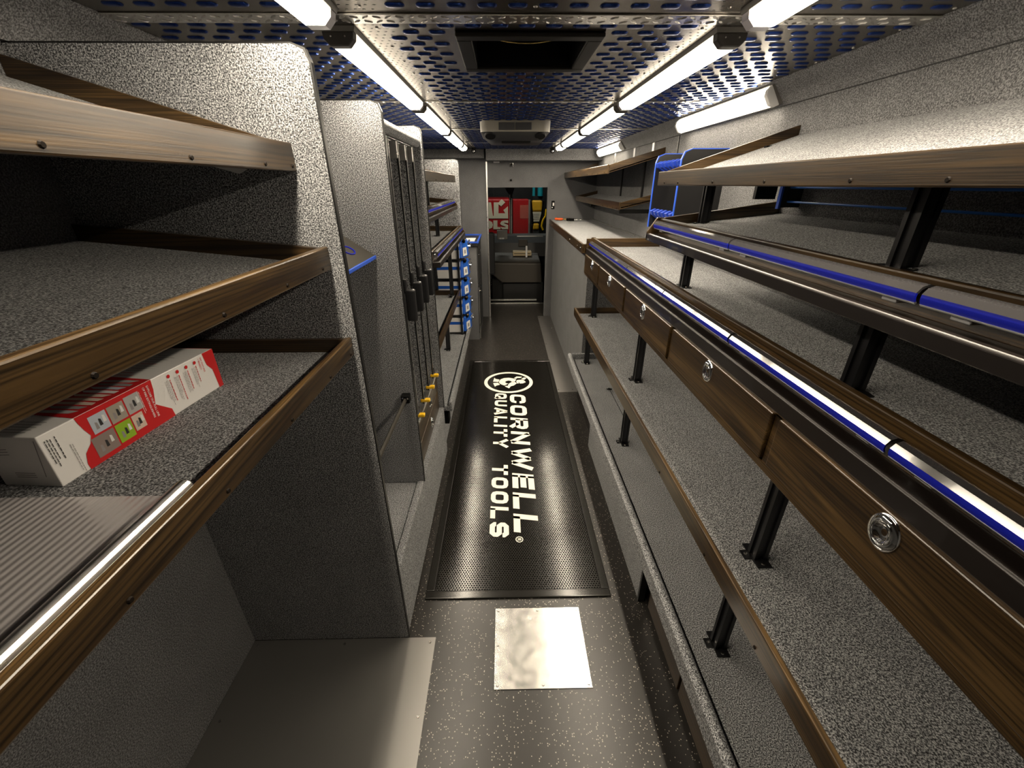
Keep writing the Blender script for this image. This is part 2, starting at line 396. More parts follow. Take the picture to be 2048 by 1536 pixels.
# ------------------------------------------------------------------ roof vent and air conditioner
vx0, vx1, vy0, vy1 = VENT
t = thing('roof_vent', 'black square roof vent with recessed round fan lid', 'roof vent', (.085, 1.75, ZC-.02))
fr_ = MB(); wd = .034
fr_.box(vx0-.012, vx1+.012, vy0-.012, vy0+wd, ZC-.012, ZC).box(vx0-.012, vx1+.012, vy1-wd, vy1+.012, ZC-.012, ZC).box(vx0-.012, vx0+wd, vy0+wd, vy1-wd, ZC-.012, ZC).box(vx1-wd, vx1+.012, vy0+wd, vy1-wd, ZC-.012, ZC)
ob('frame', fr_, 'vent_black', t, bevel=.004)
ob('well', MB().box(vx0+.02, vx0+wd, vy0+.02, vy1-.02, ZC, ZC+.16).box(vx1-wd, vx1-.02, vy0+.02, vy1-.02, ZC, ZC+.16).box(vx0+wd, vx1-wd, vy0+.02, vy0+wd, ZC, ZC+.16).box(vx0+wd, vx1-wd, vy1-wd, vy1-.02, ZC, ZC+.16).box(vx0+.02, vx1-.02, vy0+.02, vy1-.02, ZC+.15, ZC+.165), 'black', t)
ob('fan_lid', MB().lathe([(.001, 0), (.09, .004), (.13, .02), (.135, .03)], (.085, 1.8, ZC+.11), (0, 0, 1), (1, 0, 0), 32), 'vent_black', t, smooth=True)
ob('fan_ring', MB().tube([(.085+.12*math.cos(a*math.pi/16), 1.8+.09*math.sin(a*math.pi/16), ZC+.06) for a in range(32)], .003, 6, True), 'brass', t, smooth=True)
screws(t, [(.0, 1.70, ZC+.14), (.17, 1.69, ZC+.14)], (0, 0, -1), .006)
t = thing('air_conditioner', 'beige ceiling air conditioner with dark louvres and vent discs', 'air conditioner', (.086, 3.65, 2.11))
def rr_(x0, x1, y0, y1, r, n=5):
    o = []
    for cx, cy, a0 in ((x1-r, y1-r, 0), (x0+r, y1-r, 90), (x0+r, y0+r, 180), (x1-r, y0+r, 270)):
        for k in range(n+1):
            a = R(a0+90*k/n); o.append((cx+r*math.cos(a), cy+r*math.sin(a)))
    return o
ac0, ac1 = -.163, .336
ob('shell', MB()._prism([(x, y, ZC) for x, y in rr_(ac0, ac1, 3.38, 3.95, .05)], [(x, y, 2.16) for x, y in rr_(ac0+.004, ac1-.004, 3.385, 3.945, .05)]), 'ac_plastic', t, smooth=35)
ob('grille_body', MB()._prism([(x, y, 2.161) for x, y in rr_(ac0+.006, ac1-.006, 3.39, 3.94, .05)], [(x, y, 2.112) for x, y in rr_(ac0+.07, ac1-.05, 3.46, 3.88, .05)]), 'dark_grey', t, smooth=35)
for xa in (-.03, .088): ob('louvre', MB().box(xa, xa+.112, 3.374, 3.383, 2.17, 2.215), 'dark_grey', t, bevel=.002)
for xa in (-.09, .265): ob('vent_disc', MB().lathe([(.0, 0), (.036, 0), (.04, .006), (.042, .012)], (xa, 3.425, 2.133), (0, .45, .9), (1, 0, 0), 20), 'black', t)
ob('air_slot', MB().box(-.01, .2, 3.5, 3.52, 2.104, 2.114).box(-.01, .2, 3.56, 3.58, 2.104, 2.114), 'black', t)

# ------------------------------------------------------------------ floor coverings
t = thing('entry_plate', 'grey steel step plate screwed to the floor under the fire extinguisher box shelves', 'floor plate', (-.72, .4, 0))
ob('plate', MB().box(XL+.002, -.322, -.4, 1.188, 0, .004), 'dark_plate', t, bevel=.001)
screws(t, [(-.72, 1.165, .004), (-.345, 1.165, .004), (-.345, .88, .004), (-1.09, .88, .004), (-.345, .6, .004), (-1.1, 1.165, .004)], (0, 0, 1), .006)
t = thing('access_plate', 'small square brushed metal plate screwed to the floor before the mat', 'floor plate', (.14, 1.14, 0))
ob('plate', MB().box(-.059, .338, .968, 1.321, 0, .004), 'steel', t, bevel=.001)
screws(t, [(x, y, .004) for x in (-.045, .14, .324) for y in (.982, 1.145, 1.307) if not (x == .14 and y == 1.145)], (0, 0, 1), .006)
t = thing('step_plate', 'long dark metal floor plate beside the far counter', 'floor plate', (.6, 4.9, 0))
ob('plate', MB().box(.503, .698, 3.6, 6.19, 0, .004), 'dark_plate', t, bevel=.001)
screws(t, [(.52, y, .004) for y in (3.65, 4.3, 4.95, 5.6, 6.1)]+[(.66, y, .004) for y in (3.65, 4.6, 5.6)], (0, 0, 1), .006)

# rubber mat with real holes
MX0, MX1, MY0, MY1 = -.404, .508, 1.374, 4.408
mat = thing('floor_mat', 'long black perforated rubber mat printed with cream lettering', 'mat', (.052, 2.9, 0))
bw = .042
mb = MB()
for a, b2, c, d in ((MX0, MX1, MY0, MY0+bw), (MX0, MX1, MY1-bw, MY1)): mb.box(a, b2, c, d, 0, .011)
mb.box(MX0, MX0+bw, MY0+bw, MY1-bw, 0, .011).box(MX1-bw, MX1, MY0+bw, MY1-bw, 0, .011)
ob('border', mb, 'rubber_mat', mat, bevel=.005)
ob('backing', MB().box(MX0+bw, MX1-bw, MY0+bw, MY1-bw, .001, .0025), 'rubber_mat', mat)
pu = .0134; pv = pu*math.sqrt(3)/2; hexr = pu/math.sqrt(3); hole = .0047
vs_, fs_ = [], []
cs = [(math.cos(R(30+60*k)), math.sin(R(30+60*k))) for k in range(6)]
ys = MY0+bw+pv*.5; row = 0
while ys < MY1-bw-pv*.3:
    xs = MX0+bw+pu*.5+(row % 2)*pu*.5
    while xs < MX1-bw-pu*.2:
        o = len(vs_)
        vs_ += [(xs+c*hexr, ys+s*hexr, .0085) for c, s in cs]+[(xs+c*hole, ys+s*hole, .0085) for c, s in cs]+[(xs+c*hole*.9, ys+s*hole*.9, .0025) for c, s in cs]
        for k in range(6):
            k2 = (k+1) % 6
            fs_ += [(o+k, o+k2, o+6+k2, o+6+k), (o+6+k, o+6+k2, o+12+k2, o+12+k)]
        xs += pu
    ys += pv; row += 1
me = bpy.data.meshes.new('perforated_sheet'); lx, ly, lz = mat.location
me.from_pydata([(x-lx, y-ly, z-lz) for x, y, z in vs_], [], fs_)
ob('perforated_sheet', me, 'rubber_mat', mat, kind='stuff')
# stroke lettering: reading direction -y, up +x
def stroke_polys(pts, wd, closed=False):
    pts = [Vector(p) for p in pts]; n = len(pts); out = []
    offs = []
    for i, p in enumerate(pts):
        if closed or 0 < i < n-1:
            d0 = (p-pts[i-1]).normalized(); d1 = (pts[(i+1) % n]-p).normalized()
            n0 = Vector((-d0.y, d0.x)); n1 = Vector((-d1.y, d1.x)); m = (n0+n1); m = m/max(.5, m.length_squared)*2
            m = m if m.length < 2.2 else m.normalized()*2.2
        else:
            d = (pts[1]-pts[0]) if i == 0 else (pts[-1]-pts[-2]); d.normalize(); m = Vector((-d.y, d.x))
        offs.append(m*wd/2)
    for i in range(n if closed else n-1):
        j = (i+1) % n; out.append([pts[i]+offs[i], pts[i]-offs[i], pts[j]-offs[j], pts[j]+offs[j]])
    return out
def rnd(x0, x1, y0, y1, r, start=None):
    return [(x0, y0+r), (x0, y1-r), (x0+r*.3, y1-r*.3), (x0+r, y1), (x1-r, y1), (x1-r*.3, y1-r*.3), (x1, y1-r), (x1, y0+r), (x1-r*.3, y0+r*.3), (x1-r, y0), (x0+r, y0), (x0+r*.3, y0+r*.3)]
def glyph(ch, W, sw):
    h = sw/2; x0, x1, y0, y1 = h, W-h, h, 1-h; r = .2; c = W/2; md = .5
    O = rnd(x0, x1, y0, y1, r)
    if ch == 'O': return [(O, 1)]
    if ch == 'Q': return [(O, 1), ([(c+.02, .42), (W-.02, .02)], 0)]
    if ch == 'C': return [([(x1, .6), (x1, y1-r), (x1-r*.3, y1-r*.3), (x1-r, y1), (x0+r, y1), (x0+r*.3, y1-r*.3), (x0, y1-r), (x0, y0+r), (x0+r*.3, y0+r*.3), (x0+r, y0), (x1-r, y0), (x1-r*.3, y0+r*.3), (x1, y0+r), (x1, .4)], 0)]
    if ch == 'U': return [([(x0, 1), (x0, y0+r), (x0+r*.3, y0+r*.3), (x0+r, y0), (x1-r, y0), (x1-r*.3, y0+r*.3), (x1, y0+r), (x1, 1)], 0)]
    if ch == 'R': return [([(x0, 0), (x0, 1)], 0), ([(x0, y1), (x1-r, y1), (x1-r*.3, y1-r*.3), (x1, y1-r), (x1, .62), (x1-r*.3, .46), (x1-r, .42), (x0, .42)], 0), ([(c, .42), (x1+.02, 0)], 0)]
    if ch == 'N': return [([(x0, 0), (x0, 1)], 0), ([(x1, 0), (x1, 1)], 0), ([(x0+.03, .97), (x1-.03, .03)], 0)]
    if ch == 'W': return [([(x0, 1), (W*.28, .03)], 0), ([(W*.28, .03), (c, .92)], 0), ([(c, .92), (W*.72, .03)], 0), ([(W*.72, .03), (x1, 1)], 0)]
    if ch == 'E': return [([(x0, 0), (x0, 1)], 0), ([(x0, y1), (W, y1)], 0), ([(x0, md), (W*.92, md)], 0), ([(x0, y0), (W, y0)], 0)]
    if ch == 'L': return [([(x0, 0), (x0, 1)], 0), ([(x0, y0), (W, y0)], 0)]
    if ch == 'I': return [([(c, 0), (c, 1)], 0)]
    if ch == 'T': return [([(c, 0), (c, 1)], 0), ([(0, y1), (W, y1)], 0)]
    if ch == 'Y': return [([(c, 0), (c, .45)], 0), ([(x0-.04, 1), (c, .42)], 0), ([(x1+.04, 1), (c, .42)], 0)]
    if ch == 'A': return [([(x0-.04, 0), (c-.02, 1)], 0), ([(x1+.04, 0), (c+.02, 1)], 0), ([(W*.25, .28), (W*.75, .28)], 0)]
    r = .13
    if ch == 'S': return [([(x1, .67), (x1, y1-r), (x1-r, y1), (x0+r, y1), (x0, y1-r), (x0, .5+r), (x0+r, .5), (x1-r, .5), (x1, .5-r), (x1, y0+r), (x1-r, y0), (x0+r, y0), (x0, y0+r), (x0, .33)], 0)]
def letters(text, widths, sw, base_x, cap, ystart, yend, slant, z, gap):
    tot = sum(widths[c] for c in text)+gap*(len(text)-1); kx = (ystart-yend)/(tot*cap); u = 0.
    for c in text:
        W = widths[c]; mb = MB()
        for pts, cl in (glyph(c, W, sw) if c != ' ' else []):
            for pl in stroke_polys(pts, sw, cl):
                o = len(mb.v)
                for p in pl: mb.v.append((base_x+p.y*cap, ystart-(u+p.x+slant*p.y-slant*.5)*cap*kx, z))
                mb.f.append(tuple(range(o, o+len(pl))))
        if mb.v: ob('letter', mb, 'cream_print', mat, label='cream letter '+c)
        u += W+gap
Wd = dict(C=1.15, O=1.2, R=1.18, N=1.2, W=1.85, E=1.05, L=1.0)
letters('CORNWELL', Wd, .27, .04, .147, 3.54, 1.785, .16, .0105, .3)
Wd = {'Q': 1.0, 'U': 1.0, 'A': 1.1, 'L': .9, 'I': .36, 'T': 1.0, 'Y': 1.1, ' ': 1.35, 'O': 1.0, 'S': 1.0}
letters('QUALITY TOOLS', Wd, .265, -.101, .112, 3.572, 1.76, .1, .0105, .27)
mb = MB(); n = 48
for k in range(n):
    a0, a1 = 2*math.pi*k/n, 2*math.pi*(k+1)/n
    mb.quad(*[(.031+math.cos(a)*r_, 3.825+math.sin(a)*r_, .0105) for a, r_ in ((a0, .248), (a1, .248), (a1, .214), (a0, .214))])
ob('logo_ring', mb, 'cream_print', mat)
# helmeted head emblem, traced from its outline: crop coordinates mapped on the mat plane
def matpt(cx, cy):
    u, v = 920+cx*200/2048, 730+cy*150/1536
    d = fwd*FPX+rgt*(u-1024)+dwn*(v-768); tt = (.0105-EYE)/d.z
    return (d.x*tt, d.y*tt, .0105)
for poly in ([(795, 345), (830, 295), (900, 268), (1000, 262), (1090, 275), (1150, 300), (1120, 345), (1060, 345), (1040, 325), (990, 318), (945, 330), (920, 350), (950, 372), (990, 380), (910, 420), (850, 400), (810, 375)],
             [(1000, 380), (1060, 350), (1130, 350), (1165, 375), (1100, 420), (1040, 435), (1005, 478), (915, 435), (950, 425), (975, 430)],
             [(1165, 305), (1195, 315), (1205, 375), (1175, 380), (1150, 340)],
             [(1185, 305), (1290, 300), (1350, 350), (1290, 375), (1225, 378), (1200, 340)],
             [(1105, 270), (1160, 235), (1275, 240), (1240, 265), (1170, 265), (1150, 285)],
             [(1250, 285), (1310, 255), (1360, 265), (1320, 300)],
             [(678, 340), (705, 262), (730, 285), (810, 300), (785, 345)],
             [(678, 370), (780, 362), (820, 405), (750, 420), (715, 445)]):
    ob('emblem_piece', MB().add([matpt(*p) for p in poly], [tuple(range(len(poly)))[::-1]]), 'cream_print', mat)
mb = MB(); n = 20
for k in range(n):
    a0, a1 = 2*math.pi*k/n, 2*math.pi*(k+1)/n
    mb.quad(*[(.07+math.cos(a)*r_, 1.74+math.sin(a)*r_, .0105) for a, r_ in ((a0, .022), (a1, .022), (a1, .017), (a0, .017))])
for pl in stroke_polys([(0, 0), (0, 1)], .28)+stroke_polys([(0, .9), (.6, .9), (.6, .5), (0, .5)], .22)+stroke_polys([(.25, .5), (.7, 0)], .25):
    o = len(mb.v); mb.v += [(.06+p.y*.02, 1.747-p.x*.02, .0105) for p in pl]; mb.f.append(tuple(range(o, o+4)))
ob('registered_mark', mb, 'cream_print', mat)

# ------------------------------------------------------------------ generic shelf pieces
def end_lip(t, xf, xw, zf, zw, y0, y1, h_, mat='oak_x', drop=.06):
    # side board following the deck slope: from (xf) to wall (xw)
    ob('end_lip', MB().py([(xf, zf-drop+h_*0), (xw, zw-drop), (xw, zw), (xf, zf)], y0, y1), mat, t, bevel=.002)
def deck_shelf(name, label, group, s, xf, xw, y0, y1, lip, deck, cmat='carpet', lipmat='oak_y', ends=((1, None),), rise=0., scr=None, lipw=.019, thick=.008):
    """front lip (z0,z1) at xf, deck from (z front) to (z wall)"""
    t = thing(name, label, 'shelf', ((xf+xw)/2, (y0+y1)/2, min(deck)-thick), group)
    xi = xf+s*lipw
    ob('deck', MB().py([(xi, deck[0]), (xw, deck[1]), (xw, deck[1]-thick), (xi, deck[0]-thick)], y0, y1), cmat, t)
    ob('front_lip', MB().py([(xf, lip[0]), (xi, lip[0]), (xi, lip[1]), (xf, lip[1])], y0, y1), lipmat, t, bevel=.003)
    for e, _ in ends:
        ya, yb = (y1-.019, y1) if e == 1 else (y0, y0+.019)
        ob('end_lip', MB().py([(xi, lip[0]+.006), (xw, deck[1]-(deck[0]-lip[0])+.006), (xw, deck[1]+(lip[1]-deck[0])-.002), (xi, lip[1]-.002)], ya, yb), 'oak_x', t, bevel=.002)
    if scr: screws(t, [(xf, y, lip[0]+.011) for y in scr], (-s, 0, 0), .0048, 'screw_dark')
    return t
def panel(name, label, y, top, xf=-.445, xw=XL, z0=0., th=.022, group=None):
    t = thing(name, label, 'divider panel', ((xf+xw)/2, y, z0), group)
    r = .035
    pr = [(xw, z0), (xf, z0), (xf, top-r), (xf-r*.29, top-r*.29), (xf-r, top), (xw, top)]
    ob('board', MB().py(pr, y, y+th), 'carpet', t)
    e = .004
    ob('edge_strip', MB().py([(xf, z0), (xf+e, z0), (xf+e, top-r+.002), (xf-r*.29+e, top-r*.29+e), (xf-r, top+e), (xw, top+e), (xw, top), (xf-r, top), (xf-r*.29, top-r*.29), (xf, top-r)], y+.003, y+th-.003), 'edge_black', t)
    return t
def post(x, y, z0, z1, label, group, w_=.038):
    t = thing('support_post', label, 'post', (x, y, z0), group); h = w_/2
    g = .006
    pr = [(x-h, y-h), (x-.006, y-h), (x-.006, y-h+g), (x+.006, y-h+g), (x+.006, y-h), (x+h, y-h), (x+h, y+h), (x-h, y+h)]
    pr = [(x-h, y-h), (x-.008, y-h), (x-.008, y-h+g), (x+.008, y-h+g), (x+.008, y-h), (x+h, y-h), (x+h, y+h), (x+.008, y+h), (x-.008, y+h), (x-h, y+h), (x-h, y+.008), (x-h+g, y+.008), (x-h+g, y-.008), (x-h, y-.008)]
    ob('upright', MB().pz(pr, z0, z1), 'post_black', t)
    ob('groove_liner', MB().box(x-.0078, x+.0078, y-h+g-.001, y-h+g+.001, z0+.01, z1-.005), 'post_groove', t)
    ob('foot_plate', MB().box(x-h-.002, x+h+.002, y-h-.026, y+h+.026, z0, z0+.004).box(x-h-.024, x-h, y-.012, y+.02, z0, z0+.004), 'post_black', t)
    screws(t, [(x, y-h-.014, z0+.004), (x-h-.012, y+.006, z0+.004)], (0, 0, 1), .006)
    return t
def ring_pull(parent, x, y, z, s=-1, size=1.):
    # oval flush pull on a face whose outward normal is s*x
    ax = (s, 0, 0)
    mb = MB().lathe([(.044, 0), (.044, .0025), (.041, .0046), (.034, .006), (.026, .0062), (.0225, .005), (.02, .0018), (.012, .0006), (.0004, .0003)], (x, y, z), ax, (0, 0, 1), 32, 1.0*size, .84*size)
    mb.cyl((x+s*.0052, y-.011*size, z+.031*size), (x+s*.0052, y+.011*size, z+.031*size), .0042*size, 10)
    mb.tube([(x+s*.0065, y+math.cos(k)*.0235*size, z+math.sin(k)*.028*size) for k in [i*2*math.pi/28 for i in range(28)]], .0022*size, 8, True)
    return ob('ring_pull', mb, 'chrome', parent, smooth=60)
def price_rail(s, xf, zl, y0, y1, label, group):
    """clear tag rail with a blue insert, lying in the front trough of a shelf"""
    t = thing('price_rail', label, 'price rail', (xf+s*.035, (y0+y1)/2, zl+.012), group)
    cx, cz, r = xf+s*.034, zl+.036, .0185
    def arc(a0, a1, rr, n): return [(cx-s*math.cos(R(a0+(a1-a0)*k/n))*rr, cz+math.sin(R(a0+(a1-a0)*k/n))*rr) for k in range(n+1)]
    ob('insert', MB().py(arc(-36, 15, r, 4)+arc(15, -36, r-.003, 4), y0, y1), 'blue', t, label='blue insert strip', smooth=30)
    # ribbed clear top
    mb = MB(); prof = arc(15, 52, r+.0006, 1)+arc(90, 125, r+.0006, 1)+arc(125, 15, r-.004, 4)
    mb.py(prof, y0, y1)
    ob('clear_cover', mb, 'clear_rail', t)
    mb = MB()
    ob('lower_edge', MB().py(arc(-50, -36, r+.001, 2)+arc(-36, -50, r-.003, 2), y0, y1), 'clip', t)
    for yc in ([y0+.06, y1-.06] if y1-y0 > .45 else [(y0+y1)/2]):
        ob('clip', MB().box(min(cx, cx+s*.02)-.004, max(cx, cx+s*.02), yc-.016, yc+.016, zl+.012, zl+.03), 'clip', t, bevel=.002)
    return t
def trough(t, s, xf, zb, zl, ztop, y0, y1, wide=.052, front_mat='black_wood', endy=None):
    """front ledge (zb..zl), back board rising to ztop, end cheeks"""
    X = lambda u: xf+s*u
    ob('front_ledge', MB().py([(X(0), zb), (X(wide+.018), zb), (X(wide+.018), zl-.004), (X(.004), zl), (X(0), zl-.004)], y0, y1), front_mat, t, bevel=.002)
    ob('back_board', MB().py([(X(wide), zl-.006), (X(wide+.019), zl-.006), (X(wide+.019), ztop), (X(wide), ztop)], y0, y1), 'oak_y', t, bevel=.004)
    for ya, yb in (endy or ((y1-.016, y1),)):
        ob('end_cheek', MB().py([(X(0), zb), (X(wide+.019), zb), (X(wide+.019), ztop+.004), (X(wide-.012), ztop+.004), (X(0), zl+.006)], ya, yb), 'oak_x', t, bevel=.002)

ORD = ['first', 'second', 'third', 'fourth', 'fifth', 'sixth', 'seventh']
# ================================================================== RIGHT SIDE
YE = 3.5; YN = -.75
# bench
t = thing('carpeted_bench', 'long low grey carpeted bench with rolled lip below the oak drawers', 'bench', (.9, 1.4, 0))
ob('deck', MB().box(.6, XR-.003, YN, YE-.03, .36, .4), 'carpet', t)
ob('front_lip', MB().py([(.567, .36), (.602, .36), (.602, .438), (.594, .45), (.575, .45), (.567, .438)], YN, YE), 'carpet', t, bevel=.008, seg=3)
ob('end_lip', MB().box(.6, XR-.003, YE-.03, YE, .36, .45), 'carpet', t, bevel=.006)
ob('access_panel', MB().box(.635, .655, 1.36, 2.68, 0, .36), 'carpet', t, label='grey carpeted access panel')
ob('panel_edge', MB().box(.63, .66, 1.345, 1.36, 0, .36), 'edge_black', t)
for a, b2 in ((.94, 1.3), (.53, .925), (.12, .515), (-.3, .105), (-.72, -.315)):
    ob('drawer_front', MB().box(.66, .68, a, b2, .03, .345), 'oak_y', t, bevel=.003)
ob('carcass', MB().box(.68, .7, YN, YE, 0, .36).box(.66, .69, 2.7, 2.72, 0, .36), 'black_wood', t)
ob('hatch_line', MB().box(.8, .804, 2.45, 2.85, .4, .4008).box(.8, 1.1, 2.45, 2.454, .4, .4008), 'gap', t)
pl = MB().tube([(.792+.016*math.sin(a), 2.83+.03*math.cos(a), .404+.018*(1-math.cos(a))*.6) for a in [k*2*math.pi/14 for k in range(12)]], .005, 6)
tag(ob('pull_strap', pl, 'black', None, smooth=True), 'small black loop strap on the low carpeted bench', 'strap')
for k, y_ in enumerate((3.39, 2.125, .885)): post(.72, y_, .4, .806, ORD[k]+' black post from the far counter standing on the low carpeted bench', 'posts on the low bench')
# lower shelf
deck_shelf('display_shelf', 'long oak lipped carpet shelf below the oak drawers', 'oak lipped shelves', 1, .598, XR, YN, YE, (.8, .87), (.82, .82), 'carpet', 'oak_y', lipw=.016)
screws(bpy.data.objects['display_shelf'], [(.598, y, .812) for y in (.35, .62, .9, 1.3)], (-1, 0, 0), .005, 'screw_dark')
for k, y_ in enumerate((3.4, 2.13, .885)): post(.748, y_, .82, 1.165, ORD[k]+' black post from the far counter right under the oak drawers', 'posts under the oak drawers')
# drawer shelf
ds = thing('drawer_shelf', 'long carpet topped shelf with a row of golden oak drawers', 'drawer shelf', (.95, 1.4, 1.165))
ob('deck', MB().box(.735, XR, YN, YE-.02, 1.355, 1.37), 'carpet', ds)
ob('bottom_board', MB().box(.69, XR, YN, YE, 1.165, 1.18), 'carpet', ds)
ob('bottom_rail', MB().box(.661, .69, YN, YE, 1.157, 1.178), 'oak_y', ds, bevel=.002)
ob('top_rail', MB().box(.664, .69, YN, YE, 1.314, 1.322), 'oak_y', ds)
ob('end_board', MB().box(.664, XR, YE-.02, YE, 1.165, 1.434), 'oak_x', ds, bevel=.002)
edges = [-.52, .17, .862, 1.553, 2.245, 2.93, 3.485]
for a, b2 in zip(edges[:-1], edges[1:]):
    if b2 < -.4: continue
    ob('stile', MB().box(.664, .69, b2-.012, b2+.012, 1.178, 1.318), 'oak_y', ds)
    d = ob('drawer', MB().box(.655, .672, a+.015, b2-.015, 1.184, 1.317), 'oak_y', ds, bevel=.003)
    ring_pull(d, .6555, {3.485: 3.16}.get(b2, (a+b2)/2+.01), 1.28, -1, .82)
trough(ds, 1, .663, 1.32, 1.363, 1.439, YN, YE, front_mat='black_wood', endy=((YE-.016, YE),))
rl = [(-.6, .02), (.03, .6), (.61, 1.18), (1.19, 1.76), (1.77, 2.34), (2.35, 2.92), (2.93, 3.46)]
for k, (a, b2) in enumerate(rl[::-1]): price_rail(1, .663, 1.363, a, b2, ORD[k]+' clear and blue price rail from the far counter above the oak drawers', 'price rails above the oak drawers')
# posts between drawer shelf and the LED shelf
post(.85, .9, 1.37, 1.632, 'black post on the drawer shelf carpet farther from the comb rack', 'posts on the drawer shelf')
post(.885, 2.04, 1.37, 1.632, 'black post on the drawer shelf carpet near the comb rack', 'posts on the drawer shelf')
# tilted middle shelf
Y4 = 2.04
t4 = thing('railed_shelf', 'tilted carpet shelf with blue price rail above the oak drawers', 'shelf', (.95, .6, 1.6))
ob('deck', MB().py([(.735, 1.652), (XR, 1.704), (XR, 1.69), (.735, 1.636)], YN, Y4-.02), 'carpet', t4)
trough(t4, 1, .664, 1.59, 1.622, 1.684, YN, Y4)
ob('end_lip', MB().py([(.735, 1.62), (XR, 1.67), (XR, 1.756), (.735, 1.688)], Y4-.02, Y4), 'oak_x', t4, bevel=.002)
ob('bracket', MB().py([(.8, 1.63), (1.2, 1.68), (1.2, 1.64), (.74, 1.6)], .2, .23).py([(.74, 1.63), (1.2, 1.68), (1.2, 1.64), (.74, 1.6)], 1.5, 1.53), 'black', t4)
for k, (a, b2) in enumerate([(1.31, 2.0), (.67, 1.3), (.09, .66), (-.5, .08)]): price_rail(1, .664, 1.622, a, b2, ORD[k]+' price rail from the comb rack on the tilted shelf over the drawers', 'price rails on the tilted shelf')
post(.855, .9, 1.66, 1.86, 'black post crossing the blue rods under the highest oak lipped shelf', 'posts under the highest shelf')
post(.9, 1.99, 1.664, 1.875, 'black post beside the comb rack under the highest oak lipped shelf', 'posts under the highest shelf')
tag(ob('cable_clip', MB().box(.69, .73, .36, .475, 1.574, 1.591), 'blue_case', None, bevel=.004), 'blue plastic clip under the tilted shelf over the drawers', 'clip')
# top shelf
t5 = deck_shelf('tilted_shelf', 'highest dark oak lipped tilted shelf above the blue rods', None, 1, .685, XR, YN, Y4, (1.82, 1.875), (1.835, 2.012), 'carpet', 'oak_y', lipw=.02, scr=(.7, .9, 1.2, 1.5, 1.8, 1.95))
ob('bracket', MB().box(1.1, 1.19, 1.97, 1.99, 1.765, 1.97), 'black', t5)
# blue rod rack on the wall
t = thing('rod_rack', 'blue rod rack on the carpeted wall under the highest shelf', 'rack', (1.23, .9, 1.72))
for y_ in (1.9, .1): ob('bracket', MB().box(1.17, XR, y_-.006, y_+.006, 1.735, 1.86), 'black_satin', t); ob('bracket_edge', MB().box(1.163, 1.171, y_-.009, y_+.009, 1.73, 1.865), 'blue_edge', t)
for z_ in (1.812, 1.758): ob('rod', MB().cyl((1.2, .09, z_), (1.2, 1.9, z_), .0038, 8), 'blue_rod', t, smooth=40)
# comb rack: two black panels with blue edges and blue comb bars
t = thing('comb_rack', 'black wall rack with blue edges and two rows of blue comb pegs', 'rack', (1.13, 2.83, 1.5))
for y_, zb in ((3.05, 1.56), (2.62, 1.56)):
    r = .05; x0_, zt = 1.0, 2.0
    pr = [(x0_, zb), (x0_, zt-r), (x0_+r*.29, zt-r*.29), (x0_+r, zt), (XR, zt), (XR, zb)]
    ob('side_panel', MB().py(pr, y_-.006, y_+.006), 'black_satin', t)
    e = .005
    ob('panel_edge', MB().py([(x0_, zb), (x0_, zt-r), (x0_+r*.29, zt-r*.29), (x0_+r, zt), (XR, zt), (XR, zt+e), (x0_+r, zt+e), (x0_+r*.29-e, zt-r*.29+e), (x0_-e, zt-r), (x0_-e, zb)], y_-.0075, y_+.0075), 'blue_edge', t)
for zc_, dz in ((1.925, 0), (1.645, 0)):
    ob('comb_bar', MB().box(1.1, 1.112, 2.62, 3.05, zc_-.045, zc_-.005), 'black_satin', t)
    for k in range(6):
        yc = 2.665+k*.07
        ob('comb_peg', MB().py([(.99, zc_+.018), (1.02, zc_+.034), (1.04, zc_+.02), (1.12, zc_-.05), (1.12, zc_-.08), (1.0, zc_-.004)], yc-.019, yc+.019), 'blue_rod2', t, bevel=.002)

# far counter
t = thing('counter', 'dark carpeted far counter with a pale top and oak edge by the bulkhead', 'counter', (.95, 4.9, 0))
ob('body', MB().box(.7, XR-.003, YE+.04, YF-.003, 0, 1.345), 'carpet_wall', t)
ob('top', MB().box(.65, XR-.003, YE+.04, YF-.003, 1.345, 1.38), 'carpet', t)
ob('edge_trim', MB().box(.634, .65, YE+.03, YF-.003, 1.315, 1.388), 'oak_y', t, bevel=.003)
ob('end_trim', MB().box(.65, .78, YE+.024, YE+.04, 1.315, 1.388), 'oak_x', t, bevel=.003)
ob('back_cleat', MB().box(XR-.02, XR-.003, YE+.04, YF-.003, 1.38, 1.395), 'alum', t)
screws(t, [(.634, y, 1.35) for y in (3.6, 3.75, 4.2, 5, 5.8)], (-1, 0, 0), .005)
tF = deck_shelf('far_top_shelf', 'tilted dark oak shelf hung high over the far counter', None, 1, .815, XR, 3.65, 6.19, (1.9, 1.966), (1.92, 2.04), 'carpet', 'oak_y', lipw=.018, ends=((1, 0), (0, 0)), scr=(3.75, 4., 4.25, 4.5, 4.8, 5.2))
tF.name = 'tilted_shelf.001'
for y_ in (3.9, 4.45, 5.2): ob('hanger', MB().box(XR-.012, XR, y_, y_+.05, 2.04, 2.135), 'clip', tF)
tF = deck_shelf('far_mid_shelf', 'tilted oak lipped shelf with pale carpet just above the far counter', None, 1, .968, XR, 3.78, 6.1, (1.628, 1.69), (1.65, 1.712), 'carpet', 'oak_y', lipw=.016, ends=((1, 0), (0, 0)), scr=(3.85, 4., 4.2, 4.4))
tF.name = 'tilted_shelf.002'
ob('bracket', MB().box(.99, XR, 3.81, 3.84, 1.6, 1.632).box(.99, XR, 5.1, 5.13, 1.6, 1.632), 'black', tF)
for y_ in (4.1, 4.85):
    tag(ob('wall_standard', MB().box(XR-.014, XR, y_-.013, y_+.013, 1.712, 2.03), 'black_satin'), 'black wall standard over the far counter, '+('near' if y_ < 4.5 else 'away from')+' the comb rack', 'bracket', 'wall standards over the far counter')
